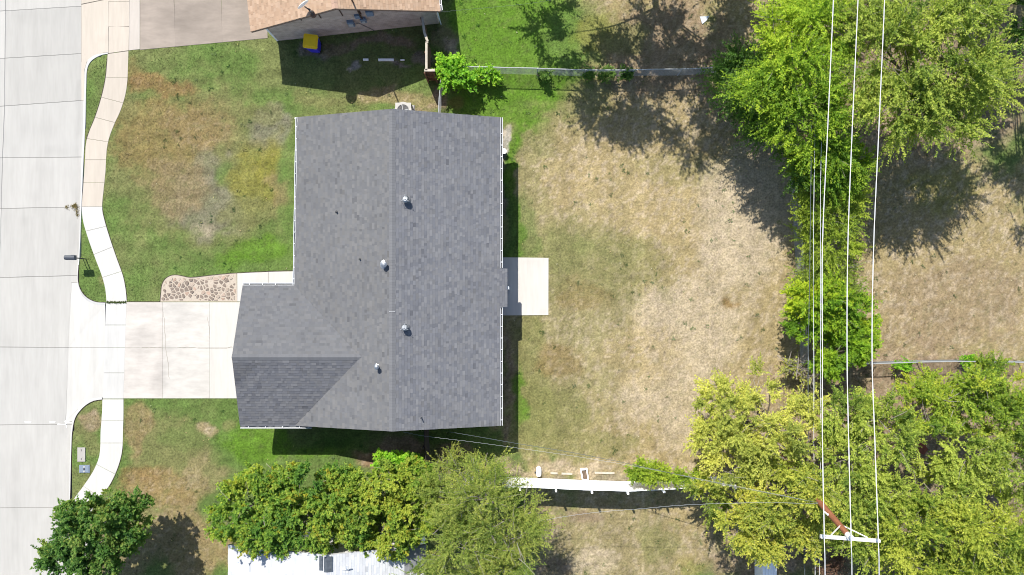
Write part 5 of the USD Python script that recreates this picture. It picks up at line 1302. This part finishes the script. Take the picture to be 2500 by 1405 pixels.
make_tree("green_tree", "green tree below the pale fence at the right edge", "tree",
    [(2260, 1000, 4.2, 2.1, 1.6, 1.5), (2370, 970, 4.4, 2.2, 1.5, 1.5), (2450, 1010, 4.6, 2.0, 1.9, 1.6), (2400, 900, 2.6, 1.4, .7, .8), (2270, 940, 3.0, 1.5, .8, .9)], (2360, 990), 124,
    1400, (.35, .85), 26, (.105, .046), ((.06, .11, .015), (.105, .165, .018), (.165, .225, .024), (.24, .27, .03)), gap=.42, jag=.36, twigs=120, inner=.35, holes=HOLES)
make_tree("green_tree", "broad green tree right of the rusty red sheet", "tree",
    [(2350, 1110, 4.6, 2.2, 1.7, 1.6), (2460, 1140, 4.8, 2.1, 2.0, 1.7), (2300, 1190, 4.3, 1.8, 1.4, 1.4)], (2390, 1130), 125,
    1050, (.35, .85), 26, (.105, .046), MIDG, gap=.42, jag=.34, twigs=120, inner=.35, holes=HOLES)
make_tree("green_tree", "bright green feathery tree filling the bottom right corner", "tree",
    [(2250, 1290, 4.8, 2.2, 1.9, 1.7), (2370, 1300, 5.0, 2.3, 2.0, 1.7), (2470, 1280, 5.0, 2.0, 2.2, 1.7), (2200, 1380, 4.0, 1.7, 1.2, 1.3), (2340, 1400, 4.6, 2.2, 1.2, 1.5), (2470, 1400, 4.6, 2.0, 1.3, 1.5)], (2330, 1300), 126,
    1900, (.5, 1.1), 28, (.115, .046), ((.06, .105, .014), (.115, .165, .02), (.185, .225, .03), (.25, .275, .042)), gap=.415, jag=.34, twigs=140, inner=.35, spread=.45)
make_tree("green_tree", "green tree just below the crossarm of the pole", "tree",
    [(2070, 1230, 4.0, 1.7, 1.3, 1.3), (2160, 1210, 4.4, 1.8, 1.5, 1.5), (2010, 1250, 3.2, 1.0, 1.1, 1.0), (2110, 1330, 3.6, 1.4, 1.0, 1.1)], (2100, 1250), 127,
    850, (.45, 1.0), 28, (.11, .046), MIDG, gap=.42, jag=.32, twigs=90, inner=.35, spread=.45)
make_tree("young_tree", "yellow green treetop growing round the lower part of the leaning pole", "tree",
    [(1948, 1172, 4.9, .9, .8, .8), (1978, 1202, 5.7, .75, .7, .6), (1925, 1150, 4.2, .9, .9, .9), (1990, 1222, 6.0, .5, .5, .5)], (1965, 1180), 129,
    420, (.35, .75), 26, (.105, .046), ((.085, .135, .022), (.145, .19, .028), (.22, .25, .038), (.28, .29, .05)), gap=.05, jag=.3, twigs=30, inner=.3)
make_tree("dead_bush", "leafless brown bush at the bottom edge between the power lines", "bush",
    [(2035, 1385, .9, .9, .8, .7)], (2035, 1388), 128, 40, (.3, .6), 4, (.06, .03), ((.25, .16, .1), (.3, .2, .13)), gap=.2, twigs=170, twig_mat="wood_brown")

# hedge trees along the south side
make_tree("hedge_tree", "leftmost rounded hedge tree beside the white roof, with a bare grey spot", "tree",
    [(600, 1230, 3.0, 1.7, 1.6, 1.4), (640, 1180, 2.8, 1.4, 1.0, 1.2), (660, 1290, 3.2, 1.6, 1.2, 1.3), (560, 1270, 2.6, 1.0, 1.2, 1.1), (690, 1210, 3.0, 1.0, 1.2, 1.2), (680, 1270, 3.1, 1.0, 1.2, 1.2)], (640, 1220), 131,
    2000, (.2, .45), 24, (.10, .058), HEDGE, gap=.30, jag=.24, twigs=110, inner=.55, edge_pal=((.26, .27, .025), .07), rise=.3)
make_tree("hedge_tree", "middle hedge tree with yellowing leaves behind the grey garage", "tree",
    [(740, 1190, 3.3, 1.6, 1.3, 1.4), (800, 1230, 3.4, 1.5, 1.5, 1.4), (740, 1270, 3.4, 1.7, 1.4, 1.4), (820, 1300, 3.2, 1.3, 1.0, 1.2), (830, 1170, 2.8, 1.0, .9, 1.1), (640, 1325, 3.3, 1.0, .6, .8), (860, 1220, 3.2, .9, 1.4, 1.2), (870, 1290, 3.1, .9, 1.0, 1.2)], (770, 1210), 132,
    2100, (.2, .45), 24, (.10, .058), ((.040, .10, .016), (.072, .145, .020), (.118, .19, .024), (.18, .22, .028)), gap=.29, jag=.25, twigs=60, inner=.55, edge_pal=((.27, .26, .025), .06), rise=.3)
make_tree("hedge_tree", "lighter hedge tree of dense small leaves above the white gable", "tree",
    [(930, 1180, 3.2, 1.5, 1.3, 1.4), (990, 1170, 3.0, 1.3, 1.2, 1.2), (930, 1270, 3.4, 1.5, 1.4, 1.4), (1000, 1250, 3.4, 1.4, 1.4, 1.3), (880, 1230, 3.2, 1.0, 1.4, 1.3), (900, 1320, 2.9, 1.0, .7, .9), (1040, 1200, 3.0, .9, 1.2, 1.1), (1030, 1280, 3.2, .9, 1.0, 1.1), (960, 1330, 3.0, 1.0, .6, .9)], (950, 1190), 133,
    2100, (.2, .42), 24, (.10, .058), ((.058, .112, .016), (.098, .162, .020), (.152, .21, .026), (.215, .245, .032)), gap=.29, jag=.22, twigs=40, inner=.58, edge_pal=((.30, .29, .03), .05), rise=.3)
make_tree("laurel_bush", "small glossy green bush in the shade by the dark wooden fence", "bush",
    [(940, 1130, 1.6, .6, .5, .6), (985, 1128, 1.7, .7, .5, .6), (1030, 1138, 1.6, .5, .5, .5)], (985, 1125), 134, 300, (.2, .4), 18, (.13, .07), FRESH, gap=.3, jag=.2, twigs=0, inner=.5)
make_tree("olive_green_tree", "tall olive green willowy tree at the bottom centre over the fence end", "tree",
    [(1180, 1230, 4.4, 2.2, 1.8, 1.6), (1250, 1290, 4.6, 1.9, 1.8, 1.6), (1130, 1320, 4.6, 2.1, 1.8, 1.6), (1220, 1380, 4.4, 2.2, 1.4, 1.5), (1080, 1200, 3.6, 1.2, 1.2, 1.1), (1020, 1395, 4.0, 1.4, .9, 1.0), (1160, 1160, 3.2, 1.5, .8, .9)], (1190, 1260), 141,
    1850, (.6, 1.3), 34, (.085, .034), OLIV, gap=.455, jag=.38, twigs=240, inner=.35, spread=.42, droop=.08)
make_tree("olive_green_shrub", "upright olive shoots in front of the shaded house end", "shrub",
    [(1090, 1130, 1.7, 1.0, .7, .9), (1200, 1140, 1.6, 1.2, .5, .8)], (1120, 1150), 142, 120, (.6, 1.3), 30, (.085, .036), OLIV, gap=.36, jag=.5, twigs=30, spread=.35, rise=.5)
make_tree("overhanging_shrub", "yellow green shrub leaning over the white fence", "shrub",
    [(1590, 1152, 2.1, .95, .55, .6), (1555, 1152, 1.8, .6, .45, .5), (1640, 1162, 2.0, .8, .35, .4), (1690, 1168, 1.9, .6, .22, .3)], (1590, 1150), 143, 380, (.35, .7), 24, (.12, .042), ((.09, .15, .015), (.15, .215, .02), (.23, .28, .03)), gap=.36, jag=.35, twigs=40)
make_tree("garden_bush", "bright green bush at the fence corner beside the wooden gate", "bush",
    [(1108, 178, 1.2, .8, .85, .65), (1090, 166, 1.1, .45, .5, .45), (1132, 192, 1.0, .5, .45, .45)], (1112, 172), 144, 420, (.25, .55), 18, (.15, .075), FRESH, gap=.30, jag=.3, twigs=20, inner=.4)
make_tree("garden_bush", "small green bush on the chain link fence right of the bright bush", "bush",
    [(1198, 184, .8, .42, .3, .35), (1172, 184, .6, .3, .22, .3)], (1192, 182), 145, 100, (.2, .45), 16, (.13, .065), FRESH, gap=.32, jag=.35, twigs=10)
for k, (px_, py_, lab) in enumerate(((1325, 186, "single creeper clump on the silver fence rail left of the tree shade"), (1460, 180, "long creeper strip on the silver fence in the tree shade"), (1530, 182, "creeper clump at the middle of the silver fence"), (2360, 878, "green creeper on the pale fence at the right"), (2200, 893, "small creeper on the pale fence right of the power lines"))):
    make_tree("creeper", lab, "creeper", [(px_, py_, .5, .45 if k != 1 else 1.2, .22, .4)], (px_, py_ + 4), 150 + k, 60 if k != 1 else 120, (.15, .35), 14, (.10, .05), DARKG if k < 3 else FRESH, gap=.3, jag=.4, twigs=0, trunk_r=.02)
make_tree("street_tree", "dark green round maple by the street at the lower left corner", "tree",
    [(250, 1280, 4.0, 1.9, 1.6, 1.5), (300, 1290, 3.4, 1.6, 1.6, 1.4), (200, 1310, 3.9, 1.5, 1.5, 1.4), (150, 1360, 3.4, 1.1, .8, .9), (250, 1350, 3.6, 1.8, 1.2, 1.3), (290, 1240, 3.3, 1.3, 1.1, 1.1), (330, 1270, 3.0, 1.1, 1.3, 1.1), (190, 1255, 3.3, 1.0, .9, 1.0)], (262, 1272), 161,
    1900, (.22, .5), 22, (.115, .068), ((.020, .058, .010), (.035, .088, .015), (.055, .118, .02), (.085, .145, .028), (.13, .165, .035)), gap=.34, jag=.22, twigs=40, inner=.5, rise=.2)
# trees just beyond the top edge; their crowns stay out of the frame, their shade falls into it
def far_px(px, d, z):   # ground pixel offset north of nadir -> apparent pixel at height z
    gx_, gy_ = (px - NX) * H / F, d * H / F
    return (*to_px(gx_, gy_, z), z)
make_tree("shade_tree", "wide tree just beyond the top edge casting the dappled shade", "tree",
    [(*far_px(1370, 720, 7.4), 1.6, 1.5, 1.3), (*far_px(1470, 720, 7.6), 1.5, 1.4, 1.2), (*far_px(1575, 690, 8.7), 1.9, 1.4, 1.3), (*far_px(1420, 705, 8.0), 1.7, 1.4, 1.3), (*far_px(1640, 720, 8.0), 1.6, 1.4, 1.2), (*far_px(1300, 850, 6.0), 2.0, 1.9, 1.5), (*far_px(1600, 805, 6.8), 2.0, 1.7, 1.3), (*far_px(1690, 850, 6.6), 2.0, 1.8, 1.3), (*far_px(1500, 790, 6.8), 1.7, 1.5, 1.2), (*far_px(1560, 900, 7.4), 2.6, 2.3, 1.6), (*far_px(1700, 800, 7.6), 2.0, 1.9, 1.5), (*far_px(1430, 880, 7.0), 2.2, 2.0, 1.6)], (1590, -110), 171,
    1900, (.6, 1.2), 20, (.15, .07), MIDG, gap=.37, jag=.25, twigs=40, inner=.3, trunk_r=.24, spread=.45, limbs=1, limb_r=.25)
make_tree("shade_tree", "second tree just beyond the top edge next to the lime tree", "tree",
    [(*far_px(1820, 830, 7.0), 2.4, 2.2, 1.8), (*far_px(1940, 880, 6.6), 2.4, 2.0, 1.7), (*far_px(1740, 900, 5.0), 2.0, 2.0, 1.4)], (1830, -140), 172,
    850, (.6, 1.2), 20, (.15, .07), MIDG, gap=.41, jag=.25, twigs=40, inner=.3, trunk_r=.22, spread=.45, limbs=1, limb_r=.25)

# ------------------------------------------------------------------ grass: single blades over the lawns in view
rg = np.random.default_rng(23)
NG = 420000
bxx, byy = rg.uniform(-30.5, 29.5, NG), rg.uniform(-17, 18.6, NG)
ok = ~contains_xy(HARD.buffer(0.02), bxx, byy)
for g in houses_fp:
    ok &= ~contains_xy(g, bxx, byy)
dens = fbm2(bxx, byy, 2.0, 3, 91)
ok &= rg.random(NG) < np.clip(.35 + 1.3 * (dens - .3), .15, 1)
bxx, byy = bxx[ok], byy[ok]; n = len(bxx)
col = lawn_colour(bxx, byy)
dryb = np.clip((col[:, 0] - .2) / .1, 0, 1)
th = rg.uniform(0, 2 * np.pi, n); ln = rg.uniform(.04, .10, n) * (1 - .25 * dryb); lean = rg.uniform(.25, 1.1, n)
wd = rg.uniform(.010, .022, n)
zb = lawn_z(bxx, byy) - .005
dx, dy = np.cos(th), np.sin(th)
root = np.stack([bxx, byy, zb], -1)
tip = root + np.stack([dx * ln * np.sin(lean), dy * ln * np.sin(lean), ln * np.cos(lean) * .8 + .008], -1)
sd = np.stack([-dy, dx, np.zeros(n)], -1) * wd[:, None]
v = np.stack([root - sd, root + sd, tip], 1).reshape(-1, 3)
f = np.arange(3 * n).reshape(-1, 3)
var = rg.uniform(.72, 1.42, n)[:, None]
cc = np.clip(col * var * np.where(rg.random(n)[:, None] < .12, [1.35, 1.2, 1.0], 1.0), .01, .7)
single("grass", (v, f), "blade", "short mown grass, green and straw coloured, over the lawns", "grass", kind="stuff", col=np.repeat(cc, 3, axis=0))
# leaf litter and pale flecks on the lawns
nf = 420
fx, fy = rg.uniform(-22, 29, nf), rg.uniform(-16.5, 18, nf)
ok = ~contains_xy(HARD, fx, fy); fx, fy = fx[ok], fy[ok]; nf = len(fx)
dv = unit(np.stack([rg.normal(size=nf), rg.normal(size=nf), .2 * rg.normal(size=nf)], -1))
v, f, c_ = leaf_quads(np.stack([fx, fy, np.full(nf, .05)], -1), dv, unit(np.array([0, 0, 1.0]) + .3 * rg.normal(size=(nf, 3))), rg.uniform(.05, .12, nf), rg.uniform(.03, .06, nf), np.array([(.62, .58, .42), (.5, .36, .2), (.55, .5, .2)])[rg.integers(0, 3, nf)])
single("fallen_leaves", (v, f), "blade", "scattered pale fallen leaves on the lawns", "leaves", kind="stuff", col=c_)
def edge(px_pts, w=.035, z=.022):  # thin dark ribbon standing in for the shade under overhanging grass
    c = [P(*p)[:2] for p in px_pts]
    single("lawn_edge", prism(LineString(c).buffer(w / 2, cap_style=2), -.02, z), "wood_dark", "dark strip painted as the shade of overhanging grass along the lawn", None, kind="structure")
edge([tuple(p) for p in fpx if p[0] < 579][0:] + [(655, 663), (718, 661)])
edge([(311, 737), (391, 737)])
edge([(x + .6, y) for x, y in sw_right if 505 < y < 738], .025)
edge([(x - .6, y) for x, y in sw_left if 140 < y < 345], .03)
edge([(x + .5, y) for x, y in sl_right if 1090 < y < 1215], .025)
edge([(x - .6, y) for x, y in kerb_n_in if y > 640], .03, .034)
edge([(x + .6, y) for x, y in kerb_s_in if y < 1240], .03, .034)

# weed rosettes and straw clumps that stand a little above the mown grass
nw = 1500
wx_, wy_ = rg.uniform(-24, 29, nw), rg.uniform(-16.3, 18, nw)
cl_ = fbm2(wx_, wy_, .5, 3, 95)
ok = ~contains_xy(HARD.buffer(.1), wx_, wy_) & (cl_ > .44)
for g in houses_fp:
    ok &= ~contains_xy(g, wx_, wy_)
wx_, wy_ = wx_[ok], wy_[ok]; nw = len(wx_)
wc = lawn_colour(wx_, wy_)
q_n = 9
ang_ = rg.uniform(0, 2 * np.pi, (nw, q_n)); sz_ = rg.uniform(.05, .13, nw)
dv = np.stack([np.cos(ang_), np.sin(ang_), .25 * rg.random((nw, q_n))], -1)
cen = np.stack([wx_, wy_, lawn_z(wx_, wy_) + .02], -1)[:, None] + dv * sz_[:, None, None] * rg.uniform(.3, 1.1, (nw, q_n, 1))
wcol = np.where((rg.random(nw) < .6)[:, None], wc * [.55, .78, .6], np.clip(wc * 1.3 + .03, 0, .6))
v, f, cv = leaf_quads(cen.reshape(-1, 3), unit(dv).reshape(-1, 3), unit(np.array([0, 0, 1.0]) + .35 * rg.normal(size=(nw * q_n, 3))), np.repeat(sz_, q_n), np.repeat(sz_ * .38, q_n), np.repeat(wcol, q_n, 0))
single("weeds", (v, f), "blade", "low weed rosettes and straw clumps scattered over the lawns", "weeds", kind="stuff", col=cv)
# grass seam where the path meets the driveway, weeds at the kerb joint
def weeds(label, pts, n_, spread_, colr, seed):
    r = np.random.default_rng(seed)
    c = np.array([P(*p)[:2] for p in pts])[r.integers(0, len(pts), n_)] + r.normal(0, spread_, (n_, 2))
    root = np.column_stack([c, np.full(n_, RZ if label.startswith("dry") else .01)])
    a = r.uniform(0, 6.28, n_); l_ = r.uniform(.04, .12, n_)
    v, f, cv = leaf_quads(root + [0, 0, .03], unit(np.stack([np.cos(a), np.sin(a), .5 * r.random(n_)], -1)), unit(np.array([0, 0, 1.0]) + .4 * r.normal(size=(n_, 3))), l_, l_ * .3, np.array(colr) * r.uniform(.7, 1.3, (n_, 1)))
    single("weeds", (v, f), "blade", label, "weeds", kind="stuff", col=cv)
weeds("green weeds in the joint between path and driveway", [(x_, 738.5) for x_ in range(262, 310, 2)], 260, .03, (.10, .14, .04), 5)
weeds("dry weeds growing from the kerb joint of the street", [(180, 503), (184, 508), (186, 515), (176, 504), (187, 525), (160, 505), (182, 500)], 240, .06, (.28, .22, .09), 6)
# utility paint marks on the road
pm_ = thing("paint_marks", "white spray paint marks on the street by the south island", "road marking")
for (x0, y0, x1, y1) in ((57, 1031, 73, 1031), (118, 1031, 132, 1031), (154, 1030, 172, 1033), (138, 1037, 160, 1038), (158, 1028, 160, 1046)):
    part(pm_, "stroke", obox(P(x0, y0), P(x1, y1), .045, RZ + .0045, RZ + .009), "white_vinyl")

# ------------------------------------------------------------------ groups of alike things
GROUPS = {"power_line": "three power lines over the trees", "cable": "thin cables between the houses and the pole", "feathery_tree": "feathery leaved trees at the top right",
          "green_tree": "green trees at the lower right", "yellow_tree": "yellow leaved trees at the end of the yard", "hedge_tree": "hedge trees along the south side", "shade_tree": "trees beyond the top edge",
          "creeper": "creepers on the wire fences", "board": "pale boards lying by the white fence", "white_board": "white strips added as sun patches in the shade", "chain_link_fence": "chain link fences of the yards",
          "picket_fence": "board fences of the yards", "utility_cover": "utility covers in the grass island", "house": "houses along the street", "fine_leaved_shrub": "shrub row along the back fence",
          "broad_leaved_shrub": "shrub row along the back fence", "garden_bush": "bushes at the fence corner"}
for prim in stage.GetPrimAtPath("/World").GetChildren():
    nm = prim.GetName()
    base_ = nm[:-4] if len(nm) > 4 and nm[-4] == "_" and nm[-3:].isdigit() else nm
    if base_ in GROUPS:
        prim.SetCustomDataByKey("group", GROUPS[base_])
